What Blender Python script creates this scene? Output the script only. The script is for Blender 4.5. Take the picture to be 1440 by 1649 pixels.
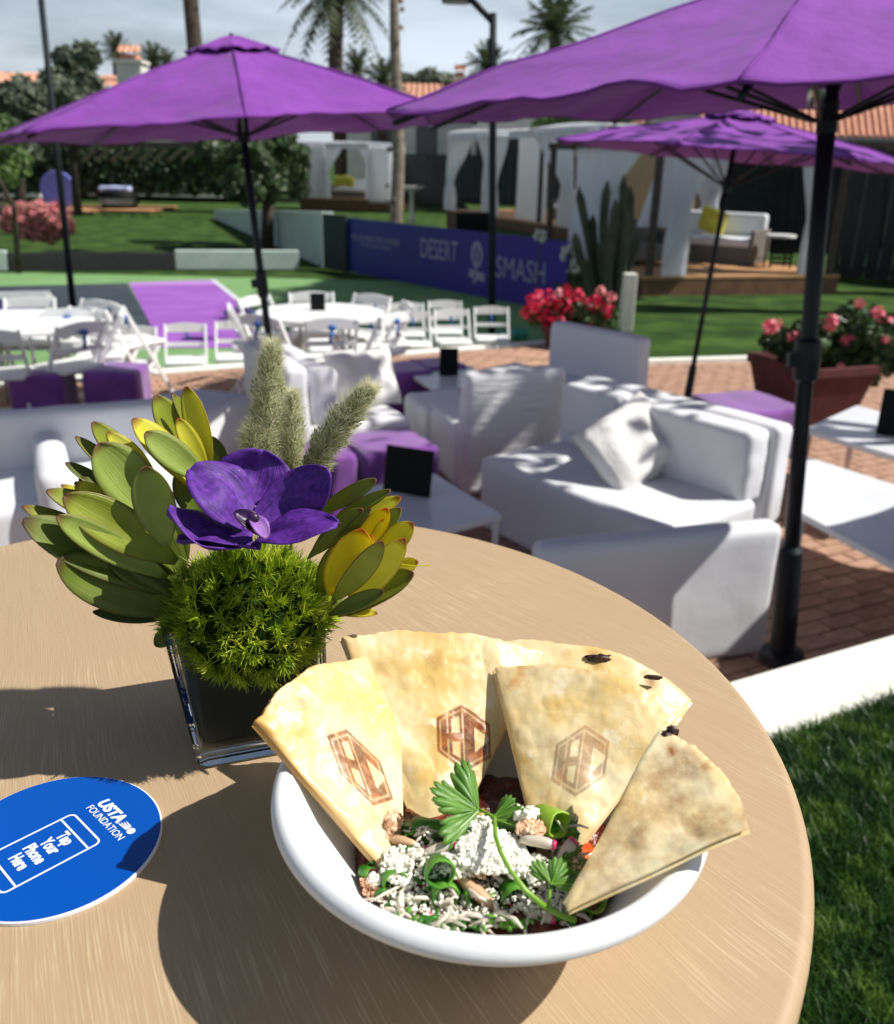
import bpy, bmesh, math, random
import numpy as np
from mathutils import Vector, Matrix, noise
random.seed(7); rng = np.random.default_rng(7)
S = bpy.context.scene; COL = S.collection; PI = math.pi
for o in list(bpy.data.objects): bpy.data.objects.remove(o)

# ------------------------------------------------------------------ camera
CH = 2.0; FPX = 1450.0; PITCH = math.radians(21.3); ROLL = math.radians(1.2)
cam_d = bpy.data.cameras.new('camera'); cam = bpy.data.objects.new('camera', cam_d); COL.objects.link(cam)
cam.matrix_world = Matrix.Translation((0, 0, CH)) @ Matrix.Rotation(PI/2 - PITCH, 4, 'X') @ Matrix.Rotation(ROLL, 4, 'Z')
cam_d.sensor_fit = 'HORIZONTAL'; cam_d.sensor_width = 36; cam_d.lens = 36*FPX/1440
cam_d.clip_start = .02; cam_d.clip_end = 3000
cam_d.dof.use_dof = True; cam_d.dof.focus_distance = .54; cam_d.dof.aperture_fstop = 12.5
S.camera = cam
# ------------------------------------------------------------------ sky and sun
SUN = Vector((.84, -.045, 1.0)).normalized()
W = bpy.data.worlds.new('World'); S.world = W; W.use_nodes = True
nt = W.node_tree; nt.nodes.clear()
wo = nt.nodes.new('ShaderNodeOutputWorld'); bg = nt.nodes.new('ShaderNodeBackground'); bg.inputs[1].default_value = .050
sky = nt.nodes.new('ShaderNodeTexSky'); sky.sky_type = 'NISHITA'; sky.sun_disc = False
sky.sun_elevation = math.asin(SUN.z); sky.sun_rotation = math.atan2(SUN.x, SUN.y)
sky.air_density = 1.0; sky.dust_density = 1.5; sky.ozone_density = 1.2
tc = nt.nodes.new('ShaderNodeTexCoord'); mp = nt.nodes.new('ShaderNodeMapping'); mp.inputs['Scale'].default_value = (1.2, 1.2, 5.5)
cn = nt.nodes.new('ShaderNodeTexNoise'); cn.inputs['Scale'].default_value = 2.6; cn.inputs['Detail'].default_value = 7; cn.inputs['Roughness'].default_value = .55
cr = nt.nodes.new('ShaderNodeValToRGB'); cr.color_ramp.elements[0].position = .40; cr.color_ramp.elements[0].color = (.42, .42, .42, 1); cr.color_ramp.elements[1].position = .62
mx = nt.nodes.new('ShaderNodeMixRGB'); mx.inputs[2].default_value = (16.2, 18.2, 20.6, 1)
ml = nt.nodes.new('ShaderNodeMath'); ml.operation = 'MULTIPLY'; ml.inputs[1].default_value = .8
L = nt.links.new
L(tc.outputs['Generated'], mp.inputs[0]); L(mp.outputs[0], cn.inputs['Vector']); L(cn.outputs['Fac'], cr.inputs[0])
sx_ = nt.nodes.new('ShaderNodeSeparateXYZ'); L(tc.outputs['Generated'], sx_.inputs[0]); hz_ = nt.nodes.new('ShaderNodeMapRange'); hz_.inputs[1].default_value = .0; hz_.inputs[2].default_value = .40; hz_.inputs[3].default_value = .95; hz_.inputs[4].default_value = .06
L(sx_.outputs[2], hz_.inputs[0]); L(hz_.outputs[0], ml.inputs[1])     # thin cloud veils look denser towards the horizon
L(cr.outputs[0], ml.inputs[0]); L(ml.outputs[0], mx.inputs[0]); L(sky.outputs[0], mx.inputs[1]); L(mx.outputs[0], bg.inputs[0]); L(bg.outputs[0], wo.inputs[0])
sd = bpy.data.lights.new('sun', 'SUN'); sd.energy = 5.0; sd.angle = math.radians(.53); sd.color = (1, .965, .90)
so = bpy.data.objects.new('sun', sd); COL.objects.link(so); so.rotation_euler = SUN.to_track_quat('Z', 'Y').to_euler(); so.location = (8, 1, 12)
S.view_settings.view_transform = 'Standard'; S.view_settings.look = 'None'; S.view_settings.exposure = 0.28; S.view_settings.gamma = 1
S.view_settings.use_curve_mapping = False
S.cycles.max_bounces = 7; S.cycles.transmission_bounces = 7; S.cycles.transparent_max_bounces = 8

# ------------------------------------------------------------------ helpers
_c, _s, _cp, _sp = math.cos(ROLL), math.sin(ROLL), math.cos(PITCH), math.sin(PITCH)
def ray(px, py):
    x = (px-720)/FPX; y = -(py-824.5)/FPX; x, y = _c*x-_s*y, _s*x+_c*y
    return Vector((x, _cp+y*_sp, -_sp+y*_cp))
def at(px, py, z=0.0):
    d = ray(px, py); return Vector((0, 0, CH)) + d*((z-CH)/d.z)
def aty(px, py, Y):
    d = ray(px, py); return Vector((0, 0, CH)) + d*(Y/d.y)
def V(*a): return Vector(a)

def link(o, parent=None):
    COL.objects.link(o)
    if parent is not None: o.parent = parent
    return o
def tag(o, label=None, cat=None, group=None, kind=None):
    if label: o['label'] = label
    if cat: o['category'] = cat
    if group: o['group'] = group
    if kind: o['kind'] = kind
    return o
def empty(name, loc=(0, 0, 0), rz=0, label=None, cat=None, group=None):
    o = bpy.data.objects.new(name, None); o.empty_display_size = .1; o.location = loc; o.rotation_euler = (0, 0, rz)
    link(o); return tag(o, label, cat, group)
def copy_tree(o, parent=None):
    c = o.copy(); COL.objects.link(c)
    if parent is not None: c.parent = parent
    for ch in o.children: copy_tree(ch, c)
    return c

class MB:
    def __init__(s): s.v = []; s.f = []; s.m = Matrix.Identity(4)
    def add(s, vs, fs):
        n = len(s.v); s.v += [tuple(s.m @ Vector(p)) for p in vs]; s.f += [tuple(i+n for i in f) for f in fs]
    def box(s, c, d, rz=0, M=None):
        M = M or (Matrix.Translation(c) @ Matrix.Rotation(rz, 4, 'Z'))
        x, y, z = d[0]/2, d[1]/2, d[2]/2
        vs = [M @ V(a*x, b*y, e*z) for e in (-1, 1) for b in (-1, 1) for a in (-1, 1)]
        s.add(vs, [(0, 2, 3, 1), (4, 5, 7, 6), (0, 1, 5, 4), (2, 6, 7, 3), (0, 4, 6, 2), (1, 3, 7, 5)]); return s
    def bar(s, a, b, w, t, up=(0, 0, 1)):
        a = Vector(a); b = Vector(b); d = b-a; z = d.normalized(); x = Vector(up).cross(z)
        if x.length < 1e-4: x = V(1, 0, 0)
        x.normalize(); y = z.cross(x)
        M = Matrix((x, y, z)).transposed().to_4x4(); M.translation = (a+b)/2
        return s.box(None, (w, t, d.length), M=M)
    def tube(s, pts, rad, n=8, cap=True):
        pts = [Vector(p) for p in pts]; k = len(pts); rs = rad if hasattr(rad, '__len__') else [rad]*k
        vs = []; fs = []; prev = None
        for i, p in enumerate(pts):
            d = (pts[min(i+1, k-1)]-pts[max(i-1, 0)]).normalized()
            u = prev if prev is not None else (V(0, 0, 1) if abs(d.z) < .9 else V(1, 0, 0))
            x = (u-d*u.dot(d)).normalized(); y = d.cross(x); prev = x
            vs += [p+(x*math.cos(2*PI*j/n)+y*math.sin(2*PI*j/n))*rs[i] for j in range(n)]
        for i in range(k-1):
            for j in range(n):
                a = i*n+j; b = i*n+(j+1) % n; fs.append((a, b, b+n, a+n))
        if cap: fs.append(tuple(range(n-1, -1, -1))); fs.append(tuple(range((k-1)*n, k*n)))
        s.add(vs, fs); return s
    def lathe(s, prof, n=32, c=(0, 0, 0), closed=False):
        vs = []; fs = []; k = len(prof); c = Vector(c)
        for r, z in prof: vs += [c+V(r*math.cos(2*PI*j/n), r*math.sin(2*PI*j/n), z) for j in range(n)]
        for i in range(k-1 if not closed else k):
            for j in range(n):
                a = i*n+j; b = i*n+(j+1) % n; i2 = (i+1) % k; fs.append((a, b, i2*n+(j+1) % n, i2*n+j))
        s.add(vs, fs); return s
    def rbox(s, c, d, r=.05, n=8, amp=0, fr=3, rz=0, seed=0, M=None):
        hx, hy, hz = d[0]/2, d[1]/2, d[2]/2; M = M or (Matrix.Translation(c) @ Matrix.Rotation(rz, 4, 'Z'))
        r = min(r, hx*.98, hy*.98, hz*.98)
        idx = {}; vs = []; fs = []
        def vert(q):
            key = (round(q[0], 4), round(q[1], 4), round(q[2], 4))
            if key in idx: return idx[key]
            p = V(q[0]*hx, q[1]*hy, q[2]*hz)
            inn = V(max(-hx+r, min(hx-r, p.x)), max(-hy+r, min(hy-r, p.y)), max(-hz+r, min(hz-r, p.z)))
            dd = p-inn
            if dd.length > 1e-9: p = inn+dd.normalized()*r
            if amp:
                nn = dd.normalized() if dd.length > 1e-9 else p.normalized()
                p += nn*amp*noise.noise(p*fr+V(seed, seed*2.3, 0)) + nn*amp*.4*noise.noise(p*fr*3.1+V(seed, 0, 5))
            idx[key] = len(vs); vs.append(M @ p); return idx[key]
        # non-uniform parameter so the rounded edge gets vertices
        for ax in range(3):
            for sg in (-1, 1):
                a1, a2 = (ax+1) % 3, (ax+2) % 3
                h = (hx, hy, hz)
                def par(hh):
                    e = r/hh; t = [-1, -1+e*.3, -1+e*.65, -1+e]
                    t += [(-1+e)+(2-2*e)*i/n for i in range(1, n)]
                    return t+[1-e, 1-e*.65, 1-e*.3, 1]
                p1, p2 = par(h[a1]), par(h[a2])
                for i in range(len(p1)-1):
                    for j in range(len(p2)-1):
                        q = []
                        for (u, w) in ((p1[i], p2[j]), (p1[i+1], p2[j]), (p1[i+1], p2[j+1]), (p1[i], p2[j+1])):
                            t = [0, 0, 0]; t[ax] = sg; t[a1] = u; t[a2] = w; q.append(vert(t))
                        if sg < 0: q.reverse()
                        if len(set(q)) > 2: fs.append(tuple(dict.fromkeys(q)))
        s.add(vs, fs); return s
    def blob(s, c, r, n=8, m=6, amp=.0, seed=0, sq=(1, 1, 1)):
        c = Vector(c); vs = [c+V(0, 0, -r*sq[2])]; fs = []
        for i in range(1, m):
            ph = -PI/2+PI*i/m
            for j in range(n):
                th = 2*PI*j/n; d = V(math.cos(ph)*math.cos(th), math.cos(ph)*math.sin(th), math.sin(ph))
                k = r*(1+amp*noise.noise(d*2.3+V(seed, seed*.7, 1)))
                vs.append(c+V(d.x*k*sq[0], d.y*k*sq[1], d.z*k*sq[2]))
        vs.append(c+V(0, 0, r*sq[2])); t = len(vs)-1
        for j in range(n): fs.append((0, 1+(j+1) % n, 1+j)); fs.append((t, t-n+j, t-n+(j+1) % n))
        for i in range(m-2):
            for j in range(n):
                a = 1+i*n+j; b = 1+i*n+(j+1) % n; fs.append((a, b, b+n, a+n))
        s.add(vs, fs); return s
    def grid(s, P, nu, nv):
        vs = [P(i/nu, j/nv) for i in range(nu+1) for j in range(nv+1)]
        s.add(vs, [(i*(nv+1)+j, (i+1)*(nv+1)+j, (i+1)*(nv+1)+j+1, i*(nv+1)+j+1) for i in range(nu) for j in range(nv)]); return s
    def build(s, name, mat, parent=None, smooth=False, loc=None, bevel=0, solid=0):
        me = bpy.data.meshes.new(name); off = Vector(loc) if loc is not None else V(0, 0, 0)
        me.from_pydata([tuple(Vector(p)-off) for p in s.v], [], s.f); me.update()
        if smooth: me.shade_smooth()
        if mat: me.materials.append(mat)
        o = bpy.data.objects.new(name, me); o.location = off; link(o, parent)
        if bevel:
            b = o.modifiers.new('bevel', 'BEVEL'); b.width = bevel; b.segments = 2; b.limit_method = 'ANGLE'
        if solid:
            b = o.modifiers.new('solid', 'SOLIDIFY'); b.thickness = solid; b.offset = 0
        return o
def np_mesh(name, verts, faces, mat, parent=None, smooth=False):
    """fast: verts (N,3), faces (M,k) all same k"""
    me = bpy.data.meshes.new(name); verts = np.asarray(verts, np.float32); faces = np.asarray(faces, np.int32); k = faces.shape[1]
    me.vertices.add(len(verts)); me.vertices.foreach_set('co', verts.ravel())
    me.loops.add(faces.size); me.loops.foreach_set('vertex_index', faces.ravel())
    me.polygons.add(len(faces)); me.polygons.foreach_set('loop_start', np.arange(0, faces.size, k, dtype=np.int32))
    me.update(calc_edges=True); me.validate()
    if smooth: me.shade_smooth()
    if mat: me.materials.append(mat)
    o = bpy.data.objects.new(name, me); link(o, parent); return o
def struct(o): o['kind'] = 'structure'; return o

# ------------------------------------------------------------------ materials
def srgb(r, g, b):
    f = lambda c: (c/255/12.92) if c/255 <= .04045 else ((c/255+.055)/1.055)**2.4
    return (f(r), f(g), f(b), 1)
MATS = {}
def mat(name, a, b=None, rough=.6, scale=8, detail=4, bump=0, bscale=None, spec=.5, trans=0, metal=0, lo=.35, hi=.65,
        stretch=None, coat=0, sheen=0, c3=None, rnd=0, coord='Object', tcol=None, bdist=.01):
    if name in MATS: return MATS[name]
    m = bpy.data.materials.new(name); m.use_nodes = True; n = m.node_tree.nodes; l = m.node_tree.links.new
    p = n['Principled BSDF']; out = n['Material Output']
    p.inputs['Roughness'].default_value = rough; p.inputs['Metallic'].default_value = metal
    p.inputs['Specular IOR Level'].default_value = spec; p.inputs['Coat Weight'].default_value = coat
    p.inputs['Sheen Weight'].default_value = sheen
    t = n.new('ShaderNodeTexCoord'); mp = n.new('ShaderNodeMapping')
    if stretch: mp.inputs['Scale'].default_value = stretch
    l(t.outputs[coord], mp.inputs[0]); vec = mp.outputs[0]
    if b is None: b = a
    nz = n.new('ShaderNodeTexNoise'); nz.inputs['Scale'].default_value = scale; nz.inputs['Detail'].default_value = detail; l(vec, nz.inputs['Vector'])
    cr = n.new('ShaderNodeValToRGB'); cr.color_ramp.elements[0].position = lo; cr.color_ramp.elements[1].position = hi
    cr.color_ramp.elements[0].color = a; cr.color_ramp.elements[1].color = b
    if c3: e = cr.color_ramp.elements.new((lo+hi)/2); e.color = c3
    l(nz.outputs['Fac'], cr.inputs[0]); col = cr.outputs[0]
    if rnd:
        oi = n.new('ShaderNodeObjectInfo'); hs = n.new('ShaderNodeHueSaturation'); mr = n.new('ShaderNodeMapRange')
        mr.inputs[3].default_value = 1-rnd; mr.inputs[4].default_value = 1+rnd
        l(oi.outputs['Random'], mr.inputs[0]); l(mr.outputs[0], hs.inputs['Value']); l(col, hs.inputs['Color']); col = hs.outputs[0]
    l(col, p.inputs['Base Color'])
    if bump:
        n2 = n.new('ShaderNodeTexNoise'); n2.inputs['Scale'].default_value = bscale or scale*3; n2.inputs['Detail'].default_value = 5; l(vec, n2.inputs['Vector'])
        bp = n.new('ShaderNodeBump'); bp.inputs['Strength'].default_value = bump; bp.inputs['Distance'].default_value = bdist
        l(n2.outputs['Fac'], bp.inputs['Height']); l(bp.outputs[0], p.inputs['Normal'])
    if trans:
        tr = n.new('ShaderNodeBsdfTranslucent'); ms = n.new('ShaderNodeMixShader'); ms.inputs[0].default_value = trans
        if tcol: tr.inputs[0].default_value = tcol
        else: l(col, tr.inputs[0])
        l(p.outputs[0], ms.inputs[1]); l(tr.outputs[0], ms.inputs[2]); l(ms.outputs[0], out.inputs[0])
    MATS[name] = m; return m
def C(r, g, b): return (r, g, b, 1)

M_white = mat('white_fabric', C(.68, .69, .72), C(.74, .745, .765), rough=.85, scale=3, bump=.35, bscale=4, bdist=.02, sheen=.1)
M_ribbed = mat('ribbed_white_fabric', C(.69, .69, .71), C(.75, .75, .76), rough=.85, scale=3, bump=.6, bscale=7, stretch=(1, 1, 5), bdist=.02)
M_whitep = mat('white_paint', C(.76, .77, .77), C(.82, .82, .81), rough=.4, scale=5)
M_tabtop = mat('white_table_top', C(.70, .72, .75), C(.76, .77, .79), rough=.25, scale=3)
M_purple = mat('purple_canvas', srgb(122, 48, 152), srgb(138, 58, 170), rough=.85, scale=2.5, bump=.8, bscale=5, trans=.10, sheen=.1, bdist=.04)
M_pouf = mat('purple_velvet', srgb(104, 50, 130), srgb(130, 68, 158), rough=.85, scale=5, bump=.2, sheen=.5)
M_pole = mat('dark_metal', C(.005, .008, .012), C(.008, .012, .017), rough=.42, scale=9, spec=.3)
M_lamppole = mat('black_paint', C(.008, .011, .014), C(.012, .016, .02), rough=.6, spec=.2)
M_chrome = mat('steel', C(.55, .56, .58), rough=.28, metal=1)
M_menu = mat('menu_board', C(.003, .004, .005), C(.005, .006, .007), rough=.6, spec=.15)
M_grass = mat('grass_ground', srgb(40, 60, 28), srgb(70, 94, 42), rough=.95, scale=1.7, detail=9, bump=.6, bscale=60, c3=srgb(52, 76, 32), spec=.1)
M_soil = mat('turf_base', C(.012, .022, .008), C(.02, .035, .012), rough=1, scale=30)
M_court = mat('court_green', srgb(110, 146, 94), srgb(122, 158, 104), rough=.8, scale=1.2, detail=8, spec=.2)
M_cdark = mat('court_dark', srgb(54, 62, 70), srgb(64, 72, 80), rough=.8, detail=8, spec=.2, scale=1.5)
M_cpurp = mat('court_purple', srgb(140, 84, 168), srgb(152, 96, 180), rough=.8, detail=8, spec=.2, scale=1.5)
M_line = mat('court_line', srgb(196, 196, 206), srgb(205, 205, 214), rough=.7)
M_brick = mat('terracotta_brick', srgb(160, 122, 100), srgb(184, 148, 124), rough=.85, scale=14, bump=.4, rnd=.16)
M_mortar = mat('mortar', srgb(140, 116, 96), srgb(160, 136, 116), rough=.95, scale=20, bump=.4)
M_stucco = mat('white_stucco', srgb(206, 204, 196), srgb(222, 220, 212), rough=.9, scale=1.5, bump=.3, bscale=40)
M_curb = mat('painted_curb', srgb(222, 220, 210), srgb(236, 233, 224), rough=.8, scale=4, bump=.4, bscale=70, bdist=.004)
M_palew = mat('pale_green_wall', srgb(176, 192, 184), srgb(190, 204, 196), rough=.8, scale=2)
M_tile = mat('roof_tile', srgb(170, 112, 88), srgb(206, 158, 132), rough=.85, scale=5, rnd=.12)
M_deck = mat('deck_wood', srgb(170, 124, 82), srgb(200, 152, 106), rough=.6, scale=5, stretch=(1, 8, 1))
M_deckd = mat('deck_side', srgb(92, 62, 40), srgb(112, 78, 52), rough=.7, scale=5)
M_curt = mat('sheer_curtain', C(.84, .86, .90), C(.90, .91, .94), rough=.9, scale=3, trans=.6)
M_dfence = mat('dark_fence', C(.010, .014, .016), C(.018, .024, .026), rough=.7, scale=4)
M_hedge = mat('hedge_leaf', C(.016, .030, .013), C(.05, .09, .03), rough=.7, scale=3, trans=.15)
M_leafd = mat('tree_leaf_dark', C(.025, .05, .016), C(.075, .13, .04), rough=.55, scale=1.4, trans=.2)
M_leafm = mat('tree_leaf_green', C(.05, .10, .025), C(.12, .20, .05), rough=.55, scale=1.6, trans=.25)
M_leafg = mat('tree_leaf_grey', C(.09, .115, .075), C(.17, .20, .13), rough=.6, scale=1.2, trans=.2)
M_palm = mat('palm_leaf', C(.04, .065, .03), C(.09, .12, .05), rough=.5, scale=1.5, trans=.2)
M_ptrunk = mat('palm_trunk', C(.04, .028, .022), C(.10, .075, .055), rough=.95, scale=3, stretch=(1, 1, 5), bump=.8)
M_ptrunk2 = mat('pale_trunk', C(.16, .13, .10), C(.28, .23, .18), rough=.95, scale=3, stretch=(1, 1, 4), bump=.8)
M_bark = mat('bark', C(.03, .022, .016), C(.08, .06, .045), rough=.95, scale=6, bump=.8)
M_terra = mat('terracotta_pot', srgb(70, 26, 26), srgb(88, 36, 34), rough=.8, scale=6)  # dark base colour has the shade around the planter put into it
M_red = mat('red_petal', C(.55, .005, .045), C(.75, .02, .10), rough=.5, scale=30, trans=.25)
M_pink = mat('pink_petal', C(.75, .12, .17), C(.85, .28, .32), rough=.5, scale=30, trans=.25)
M_pinkf = mat('coral_petal', C(.62, .16, .18), C(.80, .34, .34), rough=.6, scale=8, trans=.2)
M_pleaf = mat('geranium_leaf', C(.02, .05, .015), C(.07, .14, .035), rough=.5, scale=18, trans=.15)
M_cactus = mat('cactus_skin', C(.022, .032, .018), C(.05, .065, .035), rough=.7, scale=6)
M_wick = mat('grey_wicker', C(.10, .09, .08), C(.2, .18, .16), rough=.8, scale=60, bump=.5)
M_screen = mat('reed_screen', srgb(176, 156, 122), srgb(206, 188, 152), rough=.8, scale=30, stretch=(6, 6, 1))
M_blue = mat('blue_ribbon', srgb(40, 86, 160), srgb(66, 116, 190), rough=.5)
M_yel = mat('yellow_cushion', srgb(196, 186, 60), srgb(214, 204, 90), rough=.8)
M_ball = mat('violet_ball', srgb(104, 104, 190), srgb(120, 120, 205), rough=.5)
M_teal = mat('teal_plastic', srgb(70, 160, 140), rough=.4)
M_netp = mat('net_purple', srgb(74, 58, 130), srgb(82, 66, 140), rough=.6)
M_glasswin = mat('window_dark', C(.02, .025, .03), rough=.15)
M_brownwood = mat('brown_beam', C(.05, .035, .03), C(.08, .055, .045), rough=.8)

# ------------------------------------------------------------------ the ground (setting)
ZG = .58          # lawn the table stands on
ZC = -.45         # sunken court
T0 = V(.92, 2.18, 0); TD = V(.895, .446, 0).normalized(); TN = V(-TD.y, TD.x, 0)     # direction of the terrace kerbs
def strip(name, a0, a1, n0, n1, z0, z1, m, parent=None, kind='structure'):
    mb = MB(); c = T0+TD*(a0+a1)/2+TN*(n0+n1)/2; mb.box((c.x, c.y, (z0+z1)/2), (a1-a0, n1-n0, z1-z0), math.atan2(TD.y, TD.x))
    o = mb.build(name, m, parent)
    if kind: o['kind'] = kind
    return o
mb = MB(); mb.grid(lambda u, v: V(-700+1400*u, -60+1500*v, ZC-.02), 40, 40); struct(mb.build('ground', M_grass))
strip('patio', -12, 9, .14, 7.55, -.6, -.02, M_mortar)
strip('near_lawn', -12, 9, -6, -.13, -.5, ZG, M_soil)
kc = strip('terrace_kerb', -12, 9, -.13, .14, -.5, ZG+.012, M_curb); kc.modifiers.new('b', 'BEVEL').width = .012
fk = strip('patio_kerb', -12, 4.1, 7.55, 7.75, -.6, .0, M_curb)
mb = MB()
def lawnr(u, v):
    a = (at(1030, 584, 0), at(1560, 568, 0), V(60, 60, 0), V(0, 60, 0))
    p = a[0].lerp(a[1], u).lerp(a[3].lerp(a[2], u), v); p.z = .03; return p
mb.grid(lawnr, 12, 24); struct(mb.build('right_lawn', M_grass))
a = at(1026, 586, 0); b = at(1560, 570, 0); mb = MB(); mb.bar(a+V(0, 0, .0), b+V(0, 0, .0), .14, .09); struct(mb.build('lawn_kerb', M_curb))
def sheet(name, pts, z, m):
    mb = MB(); vs = [at(x, y, z) for x, y in pts]; mb.add(vs, [tuple(range(len(vs)))[::-1]]); o = mb.build(name, m); return struct(o)
# court: green sheet, dark and purple areas, white lines
mb = MB(); mb.box((-8, 13.5, ZC-.004), (24, 13.2, .008)); 
o = mb.build('court', M_court); struct(o)
sheet('court_dark_area', [(-420, 470), (205, 456), (253, 541), (262, 560), (-600, 575)], ZC+.006, M_cdark)
sheet('court_purple_area', [(208, 456), (340, 452), (398, 495), (430, 560), (262, 560)], ZC+.006, M_cpurp)
sheet('court_purple_band', [(210, 460), (207, 455), (341, 450.5), (350, 458.5)], ZC+.010, mat('court_lilac', srgb(170, 120, 190), srgb(176, 126, 196), rough=.75))
sheet('court_line', [(338, 450), (347, 450), (436, 519), (424, 519)], ZC+.014, M_line)

# patio bricks: the ones seen largest are single bricks, the rest one part
patio = bpy.data.objects['patio']
bw, bh = .215, .105
bm_ = MB(); bm_.box((0, 0, 0), (bw-.012, bh-.012, .02)); brick_me = None
ang = math.atan2(TD.y, TD.x); rest = MB(); nb = 0; cand = []
for i in range(-30, 34):
    for j in range(0, 70):
        p = T0+TD*(i*bw+(j % 2)*bw/2+.1)+TN*(.2+j*bh)
        if p.y > 13 or abs(p.x) > .62*p.y+1.2: continue
        vis = (p.x > 1.35 and p.y < 4.4 and p.x < 2.6) or (0 < p.x < .75 and 3.9 < p.y < 5.2) or (p.x < -1.9 and 7.4 < p.y < 8.6 and p.x > -3) or (.2 < p.x < 1.2 and 9.2 < p.y)
        cand.append((not vis, p.length, p))
cand.sort(key=lambda t: (t[0], t[1]))
for k, (nv, _, p) in enumerate(cand):
    z = -.012+random.uniform(-.003, .003)
    if k < 290:
        if brick_me is None:
            o = bm_.build('brick', M_brick, patio, bevel=.004); brick_me = o.data; first = o
        else:
            o = first.copy(); COL.objects.link(o)
        o.location = (p.x, p.y, z); o.rotation_euler = (random.uniform(-.01, .01), random.uniform(-.01, .01), ang)
    else: rest.box((p.x, p.y, z), (bw-.012, bh-.012, .02), ang)
tag(rest.build('brick_paving', M_brick, patio), kind='stuff')

# low court walls
def wallpx(name, p0, p1, h0, h1, t, m, zb, label=None, cat='wall'):
    a = at(*p0, zb); b = at(*p1, zb); d = (b-a).normalized(); n = V(-d.y, d.x, 0)*t
    vs = [a, b, b+n, a+n, a+V(0, 0, h0), b+V(0, 0, h1), b+n+V(0, 0, h1), a+n+V(0, 0, h0)]
    mb = MB(); mb.add([v-a for v in vs], [(0, 3, 2, 1), (4, 5, 6, 7), (0, 1, 5, 4), (2, 3, 7, 6), (1, 2, 6, 5), (3, 0, 4, 7)])
    o = mb.build(name, m, bevel=.01); o.location = a
    if label: tag(o, label, cat)
    return o
wallpx('low_wall', (284, 434), (482, 434), .42, .42, .25, M_palew, ZC, 'low pale wall along the far edge of the green court')
wallpx('low_wall', (-200, 437), (12, 436), .42, .42, .25, M_palew, ZC, 'short end of low pale wall at the left edge of the photo')
wallpx('windscreen_panel', (14, 436), (283, 434), .38, .38, .06, mat('dark_panel', C(.025, .022, .026), C(.035, .03, .034), rough=.6), ZC, 'low charcoal panel between the two pale court walls', 'panel')
wallpx('ramp_wall', (520, 431), (345, 352), 1.28, .36, -.3, M_palew, ZC, 'long pale retaining wall tapering away beside the lawn')
wallpx('windscreen_panel', (521, 433), (558, 438), 1.25, 1.25, .06, mat('green_screen', C(.006, .022, .018), C(.01, .03, .024), rough=.7), ZC, 'dark green screen panel at the left end of the blue banner', 'panel')

# ------------------------------------------------------------------ lettering
def text_mesh(name, body, size, M, m, parent=None, ext=.0, align='LEFT', bold=0, sx=1, name_obj=None):
    cu = bpy.data.curves.new(name, 'FONT'); cu.body = body; cu.size = size; cu.align_x = align; cu.extrude = ext; cu.offset = bold; cu.resolution_u = 3
    to = bpy.data.objects.new(name, cu); COL.objects.link(to); dg = bpy.context.evaluated_depsgraph_get()
    me = bpy.data.meshes.new_from_object(to.evaluated_get(dg)); bpy.data.objects.remove(to)
    me.transform(M @ Matrix.Diagonal((sx, 1, 1, 1))); me.materials.clear(); me.materials.append(m)
    o = bpy.data.objects.new(name, me); link(o, parent); return o

# banner along the court
bA = at(559, 437, ZC); bB = at(908, 503, ZC); bd = (bB-bA).normalized(); BL = (bB-bA).length
ban = empty('court_banner', bA, math.atan2(bd.y, bd.x), 'long blue to purple court banner reading DESERT SMASH', 'banner')
def grad_mat():
    m = bpy.data.materials.new('banner_print'); m.use_nodes = True; n = m.node_tree.nodes; l = m.node_tree.links.new; p = n['Principled BSDF']
    t = n.new('ShaderNodeTexCoord'); s = n.new('ShaderNodeSeparateXYZ'); r = n.new('ShaderNodeMapRange'); r.inputs[2].default_value = BL
    c = n.new('ShaderNodeValToRGB'); c.color_ramp.elements[0].color = srgb(6, 30, 122); c.color_ramp.elements[1].color = srgb(52, 10, 142)
    e = c.color_ramp.elements.new(.45); e.color = srgb(14, 16, 120)
    l(t.outputs['Object'], s.inputs[0]); l(s.outputs[0], r.inputs[0]); l(r.outputs[0], c.inputs[0]); l(c.outputs[0], p.inputs['Base Color'])
    p.inputs['Roughness'].default_value = .55; return m
mb = MB(); mb.box((BL/2, .03, .6), (BL, .04, 1.2)); mb.build('banner_panel', grad_mat(), ban)
M_blet = mat('banner_lettering', C(.30, .28, .40), C(.36, .34, .46), rough=.6)
def btext(body, px0, pxw, zb, size, w):
    # px0: image x of the left end
    d = ray(px0, 400); # intersect with banner plane
    n = V(-bd.y, bd.x, 0); t = (bA-V(0, 0, CH)).dot(n)/d.dot(n); u = (V(0, 0, CH)+d*t-bA).dot(bd)
    M = Matrix.Translation((u, .002, zb)) @ Matrix.Rotation(PI/2, 4, 'X')
    o = text_mesh('banner_lettering', body, size, M, M_blet, ban, ext=.003)
    xs = [v.co.x for v in o.data.vertices]; k = w/(max(xs)-min(xs)); x0 = min(xs)
    for v in o.data.vertices: v.co.x = u+(v.co.x-x0)*k
    return u
def bu(px):
    d = ray(px, 400); n = V(-bd.y, bd.x, 0); t = (bA-V(0, 0, CH)).dot(n)/d.dot(n); return (V(0, 0, CH)+d*t-bA).dot(bd)
btext('DESERT', 678, 0, .58, .56, bu(737)-bu(678))
btext('SMASH', 800, 0, .42, .56, bu(880)-bu(800))
btext('TLLAUREATES FUND', 566, 0, .74, .17, bu(643)-bu(566)); btext('FOUNDATION', 582, 0, .62, .10, bu(628)-bu(582))
mb = MB(); u0 = bu(768)
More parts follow.
